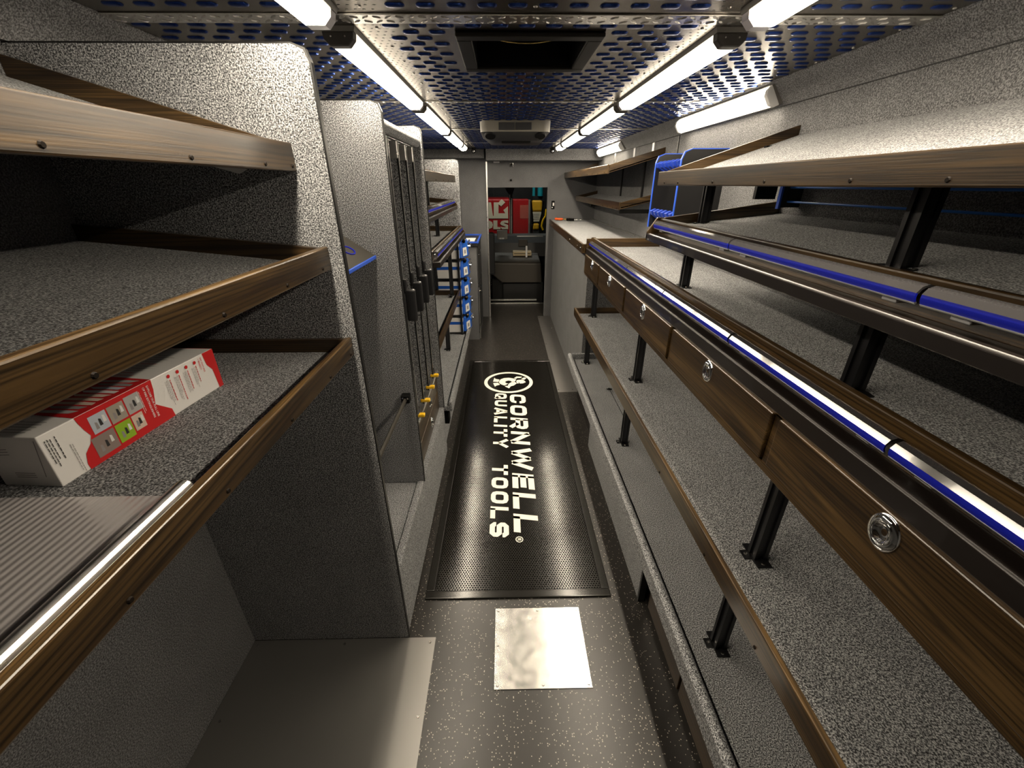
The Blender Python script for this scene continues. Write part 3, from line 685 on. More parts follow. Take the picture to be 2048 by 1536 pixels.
# hook tool on the counter
t = thing('pick_tool', 'orange handled tool with black grip lying on the far counter', 'tool', (.85, 6.02, 1.38))
a = Vector((.7, 6.1, 1.4)); d = Vector((.33, -.2, 0))
ob('handle', MB().lathe([(0, 0), (.013, .002), (.018, .02), (.014, .05), (.018, .08), (.012, .12), (0, .122)], a, d, (0, 0, 1), 12), 'orange', t, smooth=True)
dn = d.normalized()
ob('collar', MB().cyl(a+dn*.12, a+dn*.17, .008, 10), 'brass', t, smooth=40)
for k in range(4): ob('grip_ring', MB().lathe([(0, 0), (.016, .004), (.02, .014), (.016, .026), (0, .03)], a+dn*(.17+.028*k), d, (0, 0, 1), 10), 'black', t, smooth=True)
ob('shaft', MB().cyl(a+dn*.28, a+dn*.385, .007, 10), 'chrome', t, smooth=40)
# switch on the bulkhead
t = thing('wall_switch', 'black switch plate with a white rocker on the bulkhead by the doorway', 'switch', (.68, YF, 1.56))
ob('plate', MB().box(.655, .7, YF-.008, YF, 1.52, 1.625), 'black', t, bevel=.003); ob('rocker', MB().box(.672, .692, YF-.016, YF-.006, 1.56, 1.6), 'white', t, bevel=.003)
ob('button', MB().cyl((.668, YF-.008, 1.54), (.668, YF-.014, 1.54), .007), 'white', t)
t = thing('door_latch', 'chrome latch on the carpeted header over the doorway', 'latch', (.105, YF, 2.04))
ob('plate', MB().box(.08, .13, YF-.006, YF, 2.03, 2.085), 'chrome', t, bevel=.002); ob('keeper', MB().cyl((.105, YF-.006, 2.062), (.105, YF-.03, 2.062), .012), 'black', t)
tag(ob('courtesy_light', MB().box(-.13, -.05, YF-.02, YF, 2.082, 2.1), 'white', None, bevel=.004), 'small white lamp on the header over the doorway', 'lamp')
ob('pull_knob', MB().lathe([(.006, 0), (.006, .012), (.013, .018), (.014, .026), (.008, .032), (0, .033)], (.1, YF, 1.878), (0, -1, 0), (0, 0, 1), 12), 'black', wf, smooth=True)
def camera_dome(x, label):
    t = thing('security_camera', label, 'camera', (x, 5.86, 2.19), 'security cameras by the bulkhead')
    ob('mount', MB().box(x-.025, x+.025, 5.8, 5.85, ZC-.012, ZC), 'black', t, bevel=.003)
    ob('body', MB().cyl((x, 5.76, ZC-.035), (x, 5.86, ZC-.028), .026, 14), 'black', t, smooth=40)
    ob('lens', MB().lathe([(.018, 0), (.016, .008), (.0, .012)], (x, 5.76, ZC-.035), (0, -1, 0), (0, 0, 1), 12), 'chrome', t, smooth=True)
camera_dome(-.36, 'small black camera at the end of the fire extinguisher side lamps'); camera_dome(.6, 'small black camera at the end of the drawer side lamps')

# ================================================================== LEFT SIDE
YP1, YP2, YP3, YP4 = 1.19, 1.8, 2.62, 4.65
panel('divider_panel', 'carpeted divider panel closing the fire extinguisher box shelves', YP1, 2.115, z0=.004)
panel('divider_panel', 'carpeted divider panel before the pull out boards', YP2, 2.1, z0=.38)
panel('divider_panel', 'carpeted divider panel just past the pull out boards', YP3, 2.11, z0=.38)
panel('divider_panel', 'carpeted divider panel beyond the blue labelled boxes', YP4, 2.05, z0=.38)
# near shelves
deck_shelf('display_shelf', 'oak lipped carpet shelf holding the red and white box', None, -1, -.46, XL, YN, YP1, (1.36, 1.415), (1.375, 1.375), 'carpet', 'oak_y', lipw=.019, scr=(.1, .35, .55, .78, 1.0, 1.16))
deck_shelf('tilted_shelf', 'tilted oak lipped shelf directly above the red and white box', None, -1, -.48, XL, YN, YP1, (1.615, 1.675), (1.632, 1.695), 'carpet', 'oak_y', lipw=.019, scr=(.45, .7, .93, 1.13))
tt = deck_shelf('tilted_shelf', 'highest dark oak lipped tilted shelf on the red and white box side', None, -1, -.522, XL, YN, YP1, (1.857, 1.92), (1.875, 2.05), 'carpet', 'oak_y', lipw=.019, scr=(.55, .8, 1.04, 1.17))
ob('sticker', MB().py([(-.64, 1.8985), (-.74, 1.929), (-.74, 1.928), (-.64, 1.8975)], 1.03, 1.15), 'white', tt) if False else None
tag(ob('paper_label', MB().add([(-.742, 1.186, 1.872), (-.66, 1.186, 1.866), (-.645, 1.186, 1.862), (-.667, 1.186, 1.852), (-.742, 1.1885, 1.872), (-.66, 1.1885, 1.866), (-.645, 1.1885, 1.862), (-.667, 1.1885, 1.852)], [(0, 1, 2, 3), (7, 6, 5, 4), (0, 4, 5, 1), (1, 5, 6, 2), (2, 6, 7, 3), (3, 7, 4, 0)]), 'white'), 'white paper label under the highest shelf on the carpeted divider', 'label')
# metal sheet lying on the shelf, front edge rolled up
t = thing('metal_sheet', 'shiny metal sheet with a rolled edge lying before the red and white box', 'metal sheet', (-.75, .1, 1.375))
ob('sheet', MB().py([(-1.1, 1.377), (-.5, 1.377), (-.5, 1.379), (-1.1, 1.379)], -.6, .531), 'sheet_metal', t)
ob('rolled_edge', MB().py([(-.515, 1.379), (-.482, 1.379), (-.48, 1.405), (-.485, 1.418), (-.497, 1.421), (-.508, 1.414), (-.513, 1.4)], -.6, .52), 'alum', t, bevel=.003)

# fire extinguisher carton
A = Vector((-.736, .561)); B = Vector((-.708, .952)); ang = math.atan2(-(B.x-A.x), (B.y-A.y))
bx = thing('product_box', 'red and white fire extinguisher carton lying on the oak lipped shelf', 'box', (A.x, A.y, 1.375)); BL = (B-A).length; BWd, BH = .102, .096
def lb(name, mb, mat, parent=None, **k):          # parts in the carton's own frame: x 0..-BWd, y 0..BL, z 0..BH
    me = mb.mesh(name); o = bpy.data.objects.new(name, me); COL.objects.link(o); me.materials.append(M[mat]); o.parent = parent or bx
    if k.get('bevel'):
        md = o.modifiers.new('bevel', 'BEVEL'); md.width = k['bevel']; md.segments = 2
    return o
bx.rotation_euler = (0, 0, ang)
lb('carton', MB().box(-BWd, 0, 0, BL, 0, BH), 'card_white', bevel=.0015)
E_ = .0006
def side(pts): return [(E_, y, z) for y, z in pts]
red = [(.048, 0), (.047, .012), (.052, .03), (.066, .042), (.072, .055), (.066, .07), (.062, .085), (.06, BH), (.215, BH), (.213, .075), (.205, .045), (.222, .03), (.236, .018), (.238, 0)]
lb('red_band', MB().add(side(red), [tuple(range(len(red)))[::-1]]), 'card_red')
red2 = [(.378, 0), (.374, .05), (.362, .066), (.358, BH), (BL, BH), (BL, 0)]
lb('red_band', MB().add(side(red2), [tuple(range(len(red2)))[::-1]]), 'card_red')
lb('red_end', MB().box(-BWd, 0, BL, BL+.0006, 0, BH), 'card_red')
E2 = .0011
def tile(y0, y1, z0, z1, mat, nm='photo_tile'): return lb(nm, MB().add([(E2, y0, z0), (E2, y1, z0), (E2, y1, z1), (E2, y0, z1)], [(0, 1, 2, 3)]), mat)
for (y0, y1, z0, z1, m_n) in ((.078, .11, .052, .086, 'photo_a'), (.113, .145, .052, .086, 'photo_b'), (.148, .18, .052, .088, 'photo_c'), (.068, .11, .009, .048, 'photo_d'), (.113, .145, .011, .048, 'photo_e'), (.148, .172, .016, .048, 'photo_f')):
    p = tile(y0, y1, z0, z1, m_n)
    for k in range(3):
        yy = y0+(y1-y0)*(.2+.25*k); zz = z0+(z1-z0)*(.2+.1*k)
        lb('photo_detail', MB().add([(E2+.0003, yy, zz), (E2+.0003, yy+.006, zz), (E2+.0003, yy+.005, zz+.012), (E2+.0003, yy+.001, zz+.014)], [(0, 1, 2, 3)]), ('print_grey', 'print_black', 'white')[k], p)
def text_mesh(s, size):
    cu = bpy.data.curves.new('lettering', 'FONT'); cu.body = s; cu.size = size; cu.align_x = 'LEFT'; cu.offset = size*.012
    o = bpy.data.objects.new('tmp', cu); COL.objects.link(o)
    me = bpy.data.meshes.new_from_object(o.evaluated_get(bpy.context.evaluated_depsgraph_get())); bpy.data.objects.remove(o); bpy.data.curves.remove(cu)
    return me
def box_text(s, size, y, z, mat):            # on the aisle side: reads downwards (-z), letter tops to +y
    me = text_mesh(s, size); me.transform(Matrix(((0, 0, 1, E2), (0, 1, 0, y), (-1, 0, 0, z), (0, 0, 0, 1)))); me.name = 'lettering'
    o = bpy.data.objects.new('lettering', me); COL.objects.link(o); me.materials.append(M[mat]); o.parent = bx; return o
box_text('EXPLORE OUR FULL LINE', .0062, .2, .089, 'white')
box_text('OF FIRE EXTINGUISHERS', .0062, .191, .089, 'white')
box_text('KEY FEATURES', .0055, .348, .09, 'card_red'); box_text('+ BENEFITS', .0055, .341, .09, 'card_red')
def lines(y, zs, n, mat, w_=.0009, step=.0035):
    mb = MB()
    for k in range(n):
        z0 = zs-random.uniform(0, .002); ln = random.uniform(.035, .055); z = z0
        while z > z0-ln:
            q = random.uniform(.003, .008); mb.add([(E2, y-k*step, z), (E2, y-k*step+w_, z), (E2, y-k*step+w_, z-q), (E2, y-k*step, z-q)], [(0, 1, 2, 3)]); z -= q+.0012
    lb('small_print', mb, mat)
for y_ in (.33, .305, .28, .255): lines(y_, .078, 1, 'card_red', .0016); lines(y_-.005, .078, 3, 'print_grey')
for y_ in (.334, .309, .284, .259): lb('icon', MB().lathe([(.0001, 0), (.004, .0001)], (E2, y_-.004, .085), (1, 0, 0), (0, 0, 1), 12), 'card_red')
lines(.181, .086, 2, 'white'); lines(.04, .06, 2, 'print_grey'); lines(.022, .085, 1, 'print_black', .0014); lines(.015, .085, 3, 'print_black', .0012, .004)
# top face: red panel with pale artwork, print blocks
def top(pts, mat, dz=.0006, nm='top_print'): return lb(nm, MB().add([(x, y, BH+dz) for x, y in pts], [tuple(range(len(pts)))]), mat)
top([(-BWd, .07), (0, .06), (0, .215), (-BWd, .225)], 'card_red', nm='red_band')
random.seed(3)
for k in range(9):
    y0 = .075+k*.0155; top([(-.09+random.uniform(0, .02), y0), (-.012-random.uniform(0, .02), y0-.001), (-.014, y0+.009), (-.05, y0+.011), (-.088, y0+.008)], random.choice(['photo_a', 'card_white', 'photo_c', 'photo_f', 'print_grey']), .0009)
for k in range(10):
    y0 = .232+k*.012; top([(-.09, y0), (-.03-random.uniform(0, .04), y0), (-.03-random.uniform(0, .04), y0+.002), (-.09, y0+.002)], random.choice(['print_grey', 'card_red', 'print_grey']), .0006)
for k in range(5): top([(-.085, .012+k*.008), (-.03, .012+k*.008), (-.03, .0135+k*.008), (-.085, .0135+k*.008)], 'print_grey')
# end flap print facing the camera
def endp(pts, mat): return lb('flap_print', MB().add([(x, -.0006, z) for x, z in pts], [tuple(range(len(pts)))]), mat)
endp([(-.006, .09), (-.0045, .09), (-.018, .02), (-.0195, .02)], 'print_grey')
for k in range(3): endp([(-.07, .018+k*.004), (-.035, .018+k*.004), (-.035, .0192+k*.004), (-.07, .0192+k*.004)], 'print_grey')
for k in range(3): endp([(-.09, .06+k*.005), (-.06, .062+k*.005), (-.06, .0632+k*.005), (-.09, .0612+k*.005)], 'print_grey')

# ---- bay between the first two dividers: carpeted plinth, tray, retaining bar
t = thing('carpeted_plinth', 'grey carpeted plinth under the pull out boards', 'plinth', (-.78, 1.9, 0))
ob('body', MB().box(XL+.002, -.486, YP1+.024, YP3+.022, 0, .376), 'carpet', t)
ob('front_lip', MB().box(-.483, -.447, YP1+.024, YP3+.022, 0, .386), 'carpet', t, bevel=.008, seg=3)
t = thing('holder_tray', 'sloping grey holder tray with blue edged oval holes', 'tray', (-.6, 1.75, 1.5))
ya, yb = YP1+.03, YP2-.002
# sloped plate with oval cut-outs shown as blue lined openings
sl = [(-.535, 1.535), (-.84, 1.72)]
ob('plate', MB().py([(-.535, 1.56), (-.85, 1.768), (-.85, 1.76), (-.535, 1.552)], YP1+.022, YP2), 'tray_plate', t)
ob('front_edge', MB().box(-.541, -.533, YP1+.022, YP2, 1.548, 1.562), 'blue_edge', t, bevel=.002)
nrm = Vector((.208, 0, .315)).normalized(); upv = Vector((-.315, 0, .208)).normalized()
for c0 in (-.595, -.7):
    for k, yc in enumerate((1.66, 1.54, 1.42, 1.3)):
        zc_ = 1.56+(-.535-c0)*.208/.315
        ob('oval_hole', MB().lathe([(.03, -.004), (.03, .002), (.026, .002), (.026, -.003), (0, -.003)], Vector((c0, yc, zc_))+nrm*.0015, nrm, upv, 20, .85, 1.35), 'blue', t, label='blue lined oval hole')
t = thing('retaining_bar', 'flat grey retaining bar with black end clamps in the divider bay', 'bar', (-.5, 1.5, .87))
p0 = Vector((-.475, YP1+.05, .965)); p1 = Vector((-.478, YP2-.03, .905))
p0 = Vector((-.48, YP1+.04, .9)); p1 = Vector((-.48, YP2-.02, .9))
ob('bar', MB().cyl(p0, p1, .009, 6), 'tray_plate', t)
for q, s_ in ((p0, -1), (p1, 1)):
    ob('clamp', MB().box(q.x-.02, q.x+.02, q.y-(.02 if s_ > 0 else .03), q.y+(.02 if s_ > 0 else .02), q.z-.02, q.z+.02), 'black', t, bevel=.004)
screws(t, [(-.49, YP2-.042, .91), (-.468, YP2-.042, .908)], (0, -1, 0), .005)

# ---- pull-out boards between dividers two and three
for k, yc in enumerate((1.93, 2.1, 2.27, 2.44)):
    t = thing('pull_out_board', ORD[k]+' pull out display board with black grip and yellow latch from the red box shelves', 'display board', (-.78, yc, .69), 'pull out boards between the dividers')
    ob('panel', MB().box(XL+.03, -.47, yc-.006, yc+.006, .7, 2.0), 'carpet', t)
    ob('edge_strip', MB().box(-.47, -.462, yc-.008, yc+.008, .7, 2.0), 'edge_black', t, bevel=.002)
    ob('edge_line', MB().box(-.463, -.459, yc-.0105, yc-.0075, .7, 2.0), 'alum', t)
    ob('handle', MB().pxx([(yc-.017, 1.24), (yc+.017, 1.24), (yc+.017, 1.39), (yc-.017, 1.39)], -.462, -.415).box(-.468, -.45, yc-.017, yc+.017, 1.37, 1.44), 'black_satin', t, bevel=.011, seg=3)
    lt_ = ob('latch', MB().box(-.482, -.43, yc-.014, yc+.014, .712, .73), 'yellow', t, bevel=.005)
    ob('latch_hook', MB().tube([(-.5, yc, .78), (-.47, yc, .78), (-.462, yc, .77), (-.46, yc, .72)], .006, 8), 'chrome', lt_, smooth=50)
    ob('hanger', MB().box(-.53, -.462, yc-.012, yc+.012, 1.93, 2.0), 'alum', t, bevel=.004)
t = thing('track_header', 'padded carpet bar over a metal track above the pull out boards', 'header', (-.6, 2.2, 2.0))
ob('padded_bar', MB().cyl((-.478, YP2+.022, 2.035), (-.478, YP3, 2.035), .026, 14), 'carpet', t, smooth=40)
ob('track', MB().box(-1.05, -.5, YP2+.022, YP3, 2.003, 2.014), 'alum', t)
t = thing('drawer_chest', 'small two drawer wooden chest with chrome pulls under the pull out boards', 'chest', (-.78, 2.21, .38))
ob('carcass', MB().box(XL+.01, -.49, YP2+.024, YP3-.002, .38, .672), 'oak_y', t)
ob('top_ledge', MB().box(XL+.01, -.462, YP2+.024, YP3-.002, .672, .687), 'alum', t, bevel=.002)
for z0, z1 in ((.39, .522), (.53, .665)):
    d = ob('drawer', MB().box(-.49, -.474, YP2+.035, YP3-.012, z0, z1), 'oak_y', t, bevel=.003)
    ring_pull(d, -.4735, 2.3, (z0+z1)/2, 1, .8)

# ---- far left unit
t = thing('carpeted_bench', 'low carpeted bench past the pull out boards', 'bench', (-.75, 3.7, 0))
ob('body', MB().box(XL+.003, -.47, YP3+.03, 4.98, 0, .34), 'carpet', t)
ob('deck', MB().box(XL+.003, -.41, YP3+.026, 4.98, .34, .38), 'carpet', t, bevel=.004)
ob('front_lip', MB().box(-.412, -.388, YP3+.026, 4.98, .335, .415), 'carpet', t, bevel=.009, seg=3)
tag(ob('outlet_box', MB().box(-.47, -.425, 2.7, 2.78, .2, .29), 'black', None, bevel=.004), 'small black outlet box on the low bench past the pull out boards', 'outlet')
deck_shelf('display_shelf', 'short oak lipped carpet shelf standing before the blue labelled boxes', None, -1, -.448, XL, YP3+.022, 4.2, (.8, .868), (.82, .82), 'carpet', 'oak_y', lipw=.016)
post(-.55, 3.8, .38, .806, 'black post on the bench under the short shelf before the blue labelled boxes', None)
# railed shelves
def left_railed(name, label, xf, zb, zl, ztop, d0, d1, y1):
    t = thing(name, label, 'shelf', (-.78, 3.6, zb))
    ob('deck', MB().py([(xf-.07, d0), (XL, d1), (XL, d1-.014), (xf-.07, d0-.014)], YP3+.022, y1-.018), 'carpet', t)
    trough(t, -1, xf, zb, zl, ztop, YP3+.022, y1)
    ob('end_lip', MB().py([(xf-.07, d0-.03), (XL, d1-.03), (XL, d1+.05), (xf-.07, ztop)], y1-.018, y1), 'oak_x', t, bevel=.002)
    return t
left_railed('railed_shelf', 'lower shelf with blue price rail past the pull out boards', -.395, 1.36, 1.395, 1.45, 1.405, 1.405, 4.48)
price_rail(-1, -.395, 1.395, 2.7, 3.55, 'price rail by the pull out boards on the lower far railed shelf', 'price rails on the lower far shelf'); price_rail(-1, -.395, 1.395, 3.56, 4.44, 'price rail by the bulkhead end on the lower far railed shelf', 'price rails on the lower far shelf')
left_railed('railed_shelf', 'upper shelf with blue price rail past the pull out boards', -.46, 1.61, 1.64, 1.695, 1.655, 1.7, 4.5)
price_rail(-1, -.46, 1.64, 2.7, 3.55, 'price rail by the pull out boards on the upper far railed shelf', 'price rails on the upper far shelf'); price_rail(-1, -.46, 1.64, 3.56, 4.46, 'price rail by the bulkhead end on the upper far railed shelf', 'price rails on the upper far shelf')
deck_shelf('tilted_shelf', 'highest oak lipped tilted shelf past the pull out boards', None, -1, -.466, XL, YP3+.022, 4.5, (1.845, 1.905), (1.86, 2.0), 'carpet', 'oak_y', lipw=.018, scr=(3.2, 3.6, 3.9, 4.2, 4.4))
for y_, e_ in ((3.1, 'pull out boards'), (4.0, 'bulkhead')): post(-.6, y_, 1.405, 1.645, 'black post on the lower far railed shelf, the one toward the '+e_, 'posts on the lower far shelf', .032)
post(-.63, 3.75, 1.67, 1.89, 'black slotted post on the upper railed shelf past the pull out boards', None, .032)
post(-.52, 4.1, .84, 1.36, 'black post standing on the short shelf before the blue labelled boxes', None, .034)
# rack with blue-ended boxes
t = thing('box_rack', 'black steel rack holding the blue labelled boxes', 'rack', (-.56, 4.42, .38))
for x_ in (-.69, -.455):
    ob('upright', MB().box(x_-.009, x_+.009, 4.235, 4.253, .38, 1.33), 'post_black', t); ob('upright', MB().box(x_-.009, x_+.009, 4.585, 4.603, .38, 1.33), 'post_black', t)
tiers = [.4, .59, .78, .97, 1.16]
for z_ in tiers: ob('tier', MB().box(-.7, -.42, 4.25, 4.59, z_-.008, z_), 'post_black', t)
ords = ['lowest', 'second lowest', 'middle', 'second highest', 'highest']
for z_, od in zip(tiers, ords):
    t = thing('labelled_box', 'white and blue box with a blue labelled end, %s on the black rack' % od, 'box', (-.56, 4.42, z_), 'boxes on the black rack')
    ob('carton', MB().box(-.675, -.445, 4.26, 4.575, z_, z_+.155), 'card_white', t, bevel=.002)
    ob('blue_stripe', MB().box(-.676, -.444, 4.259, 4.576, z_+.085, z_+.115), 'blue_case', t)
    pf = [(-.447, 4.268), (-.418, 4.268), (-.365, 4.42), (-.365, 4.568), (-.447, 4.568)]
    c = ob('blue_end', MB()._prism([(x, y, z_+.004) for x, y in pf], [(-.43+(x+.43)*.75, 4.43+(y-4.43)*.8, z_+.158) for x, y in pf]), 'blue_case', t, bevel=.008)
    def fp(a, h, o): x = -.418+.053*a; y = 4.268+.152*a; k = h*.9; x = x+(-.43+(x+.43)*.75-x)*k; y = y+(4.43+(y-4.43)*.8-y)*k; return (x+o*.94, y-o*.33, z_+.004+.154*h)
    ob('label_patch', MB().add([fp(.1, .12, .006), fp(.72, .12, .006), fp(.72, .62, .006), fp(.1, .62, .006), fp(.1, .12, .003), fp(.72, .12, .003), fp(.72, .62, .003), fp(.1, .62, .003)], [(0, 1, 2, 3), (7, 6, 5, 4), (0, 4, 5, 1), (1, 5, 6, 2), (2, 6, 7, 3), (3, 7, 4, 0)]), 'white', c)
    ob('barcode', MB().add([fp(.28, .25, .007), fp(.55, .25, .007), fp(.55, .48, .007), fp(.28, .48, .007)], [(0, 1, 2, 3)]), 'print_grey', c)
    ob('knob', MB().cyl((-.405, 4.33, z_+.152), (-.395, 4.32, z_+.175), .017, 12), 'black', t, smooth=40); ob('knob_cap', MB().cyl((-.395, 4.32, z_+.175), (-.394, 4.318, z_+.178), .008, 10), 'brass', t)
    ob('fitting', MB().cyl((-.378, 4.46, z_+.12), (-.352, 4.45, z_+.16), .009, 10), 'chrome', t, smooth=40); ob('fitting', MB().cyl((-.375, 4.5, z_+.09), (-.35, 4.5, z_+.09), .01, 10), 'chrome', t, smooth=40)
    ob('handle_bar', MB().cyl((-.375, 4.4, z_+.01), (-.35, 4.56, z_+.11), .006, 8), 'dark_grey', t, smooth=40)
# cabinet before the bulkhead
t = thing('tool_cabinet', 'tall grey cabinet with a blue rimmed tray top before the bulkhead', 'cabinet', (-.65, 5.5, 0))
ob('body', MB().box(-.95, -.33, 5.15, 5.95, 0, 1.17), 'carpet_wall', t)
ob('tray', MB().box(-.95, -.31, 5.12, 5.97, 1.17, 1.205), 'black_satin', t); ob('tray_rim', MB().box(-.325, -.302, 5.12, 5.97, 1.2, 1.222).box(-.95, -.325, 5.12, 5.135, 1.2, 1.222).box(-.95, -.325, 5.955, 5.97, 1.2, 1.222), 'blue_edge', t, bevel=.002)
for z0, z1 in ((.72, 1.15), (.08, .7)):
    d = ob('door', MB().box(-.33, -.318, 5.16, 5.94, z0, z1), 'dark_grey', t, bevel=.002)
    ob('door_handle', MB().tube([(-.318, 5.3, z1-.1), (-.3, 5.31, z1-.1), (-.3, 5.45, z1-.06), (-.318, 5.46, z1-.06)], .006, 8), 'chrome', d, smooth=50)
ob('edge_strip', MB().box(-.322, -.312, 5.14, 5.155, .02, .68), 'alum', t)
tag(ob('white_papers', MB().box(-.48, -.36, 5.3, 5.6, 1.205, 1.212), 'white'), 'white papers lying in the blue rimmed tray', 'papers')

# ================================================================== CAB AND OUTSIDE
YW = 8.35
cab = struct('wall_cab', MB().box(-1.3, -1.25, YF+.06, YW, -.4, 2.25).box(1.4, 1.45, YF+.06, YW, -.4, 2.25).box(-1.3, 1.45, YF+.06, YW, 2.2, 2.25).box(-1.3, 1.45, YW, YW+.05, -.4, .95).box(-1.3, 1.45, YW, YW+.05, 1.8, 2.25), 'cab_black')
struct('floor_cab', MB().box(-1.3, 1.45, 6.98, YW, -.4, -.3), 'cab_black')
struct('trim_11', MB().box(-.26, .66, 6.965, 6.99, -.02, .006), 'alum')
struct('trim_12', MB().box(-.25, .55, 7.08, 7.14, .02, .04), 'alum')
wn = struct('window_1', MB().pz([(.02, 0), (.02, 0), (.02, 0)], 0, 0), 'cab_black') if False else None
t = struct('window_1', MB()._prism([(.105, YW-.03, .98), (.16, YW-.03, .98), (.158, YW-.03, 1.66), (.215, YW-.03, 1.8), (.0, YW-.03, 1.8), (.1, YW-.03, 1.66)], [(.105, YW+.02, .98), (.16, YW+.02, .98), (.158, YW+.02, 1.66), (.215, YW+.02, 1.8), (.0, YW+.02, 1.8), (.1, YW+.02, 1.66)]), 'cab_black')
ob('post_trim', MB().box(.142, .148, YW-.034, YW-.03, .98, 1.6).box(.112, .117, YW-.034, YW-.03, .98, 1.66), 'alum', t)
ob('pane', MB().box(-1.25, .1, YW, YW+.006, .95, 1.8), 'glass', t); ob('pane', MB().box(.16, 1.4, YW, YW+.006, .95, 1.8), 'glass', t)
# engine cover
t = thing('engine_cover', 'brown grey moulded engine cover in the cab', 'engine cover', (.25, 7.5, -.3))
q = [px(u, v, 7.35) for u, v in ((980, 526), (1082, 527), (1084, 566), (1004, 566), (980, 546))]
ob('hood', MB()._prism([(p.x, 7.35, p.z) for p in q], [(p.x*.98, 7.92, p.z+.1) for p in q]), 'engine_cover', t, bevel=.02)
ob('base', MB().box(-.02, .68, 7.4, 7.92, -.3, .24).box(-.22, -.02, 7.55, 7.92, -.3, .3), 'cab_black', t)
t = thing('dashboard', 'black dashboard across the cab under the windshield', 'dashboard', (.2, 8.15, .6))
ob('body', MB().pxx([(7.95, .62), (8.3, .62), (8.34, .99), (8.12, .97), (8.0, .86)], -1.2, 1.38), 'cab_black', t, bevel=.01)
q0, q1 = px(1034, 468, 8.0), px(1086, 472, 8.0)
ob('trim_bar', MB().box(q0.x, q1.x, 8.0, 8.01, q1.z-.012, q1.z+.005), 'alum', t)
ob('vent_panel', MB().box(px(1037, 480, 7.94).x, px(1055, 480, 7.94).x, 7.94, 7.96, px(1040, 493, 7.94).z, px(1040, 479, 7.94).z), 'engine_cover', t, bevel=.006)
t = thing('cab_monitor', 'grey screen unit with two lit buttons on the dashboard', 'monitor', (.0, 7.9, .9))
a, b2 = px(994, 479, 7.85), px(1015, 461, 7.85)
ob('case', MB().box(a.x, b2.x, 7.85, 7.93, a.z, b2.z), 'grey_plastic', t, bevel=.01)
for u in (1001, 1006): c = px(u, 477, 7.84); ob('button', MB().box(c.x-.02, c.x+.02, 7.84, 7.852, c.z-.012, c.z+.012), 'white', t)
a, b2 = px(978, 520, 7.2), px(989, 464, 7.2)
t = thing('driver_chair', 'dark driver chair edge beside the grey screen unit', 'chair', (-.4, 7.1, -.3))
ob('backrest', MB().box(a.x-.3, b2.x, 7.08, 7.2, .45, b2.z), 'dark_grey', t, bevel=.03); ob('seat', MB().box(a.x-.3, b2.x-.08, 7.1, 7.5, .3, .45), 'dark_grey', t, bevel=.03); ob('pedestal', MB().box(a.x-.25, a.x-.05, 7.15, 7.4, -.3, .3), 'cab_black', t)
t = thing('glow_block', 'tan block painted as the glow on the engine cover', 'papers', (.3, 7.8, .76))  # added block, its tan colour stands in for the glow in the cab
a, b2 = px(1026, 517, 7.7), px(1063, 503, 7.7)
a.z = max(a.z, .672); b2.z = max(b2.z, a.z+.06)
ob('glow_body', MB().box(a.x, b2.x, 7.7, 7.9, a.z, b2.z), 'tan_glow', t, bevel=.008); ob('band', MB().box(a.x+.02, b2.x-.02, 7.695, 7.7, (a.z+b2.z)/2-.004, (a.z+b2.z)/2+.004), 'black', t)
a, b2 = px(1051, 518, 7.66), px(1055, 492, 7.66)
tag(ob('lever', MB().box(a.x, b2.x, 7.66, 7.68, a.z-.03, b2.z), 'white', None, bevel=.004), 'white lever standing before the tan glow block', 'lever')
for k, (u0, v0, u1, v1) in enumerate([(981, 548, 984, 585)]):
    pass
mb = MB()
for k in range(9):
    c = px(981.5, 554+k*3.8, 6.9); mb.cyl((c.x, 6.9, c.z), (c.x+.012, 6.9, c.z+.01), .006, 8)
tag(ob('safety_chain', mb, 'chrome', None, smooth=True), 'short chrome chain hanging at the cab doorway', 'chain')
# outside shop
struct('ground_shop', MB().box(-5, 5, YW+.2, 15, -.75, -.7), 'dark_grey')
struct('wall_shop', MB().box(-5, 5, 13, 13.1, -.7, 4), 'cab_black')  # black colour stands in for the darkness of the shop
YS = 10.5
t = thing('red_truck', 'red tool truck with big cream letters seen through the windshield', 'truck', (-.6, 11, -.7))
a = px(1016, 458, YS); zt = px(1000, 396, YS).z
ob('body_panel', MB().box(-2.2, px(1017, 400, YS).x+.03, YS, 12.4, -.3, px(1000, 398, YS).z), 'red_paint', t, bevel=.03)
def signpoly(pts, mat='cream_sign', nm='lettering', off=0.):
    sc = 150/2048
    v = [px(960+x*sc, 360+y*sc, YS-.012-off) for x, y in pts]; w_ = [Vector((p.x, YS-.002, p.z)) for p in v]
    return ob(nm, MB()._prism(v, w_), mat, t)
signpoly([(60, 610), (300, 610), (355, 980), (375, 980), (375, 610), (510, 610), (590, 520), (690, 610), (575, 720), (505, 660), (505, 910), (690, 910), (640, 820), (760, 720), (770, 1050), (60, 1050)])
signpoly([(100, 1105), (240, 1105), (330, 1150), (355, 1225), (330, 1300), (240, 1340), (100, 1340)])
signpoly([(365, 1105), (475, 1105), (475, 1280), (560, 1290), (560, 1345), (365, 1345)])
signpoly([(550, 1190), (580, 1130), (660, 1105), (770, 1105), (770, 1180), (670, 1165), (650, 1185), (770, 1230), (770, 1340), (600, 1345), (560, 1280), (690, 1295), (705, 1275), (580, 1230)])
t = thing('red_cabinet', 'red upright cabinet with a faded square beside the yellow pressure washer', 'cabinet', (.4, 10.6, -.7))
a, b2 = px(1026, 467, YS), px(1058, 399, YS)
ob('body', MB().box(a.x, b2.x, YS, 11.2, -.7, b2.z), 'red_paint', t, bevel=.01)
c, d_ = px(1040, 437, YS), px(1058, 410, YS); ob('faded_patch', MB().box(c.x, d_.x, YS-.004, YS, c.z, d_.z), 'red_faded', t)
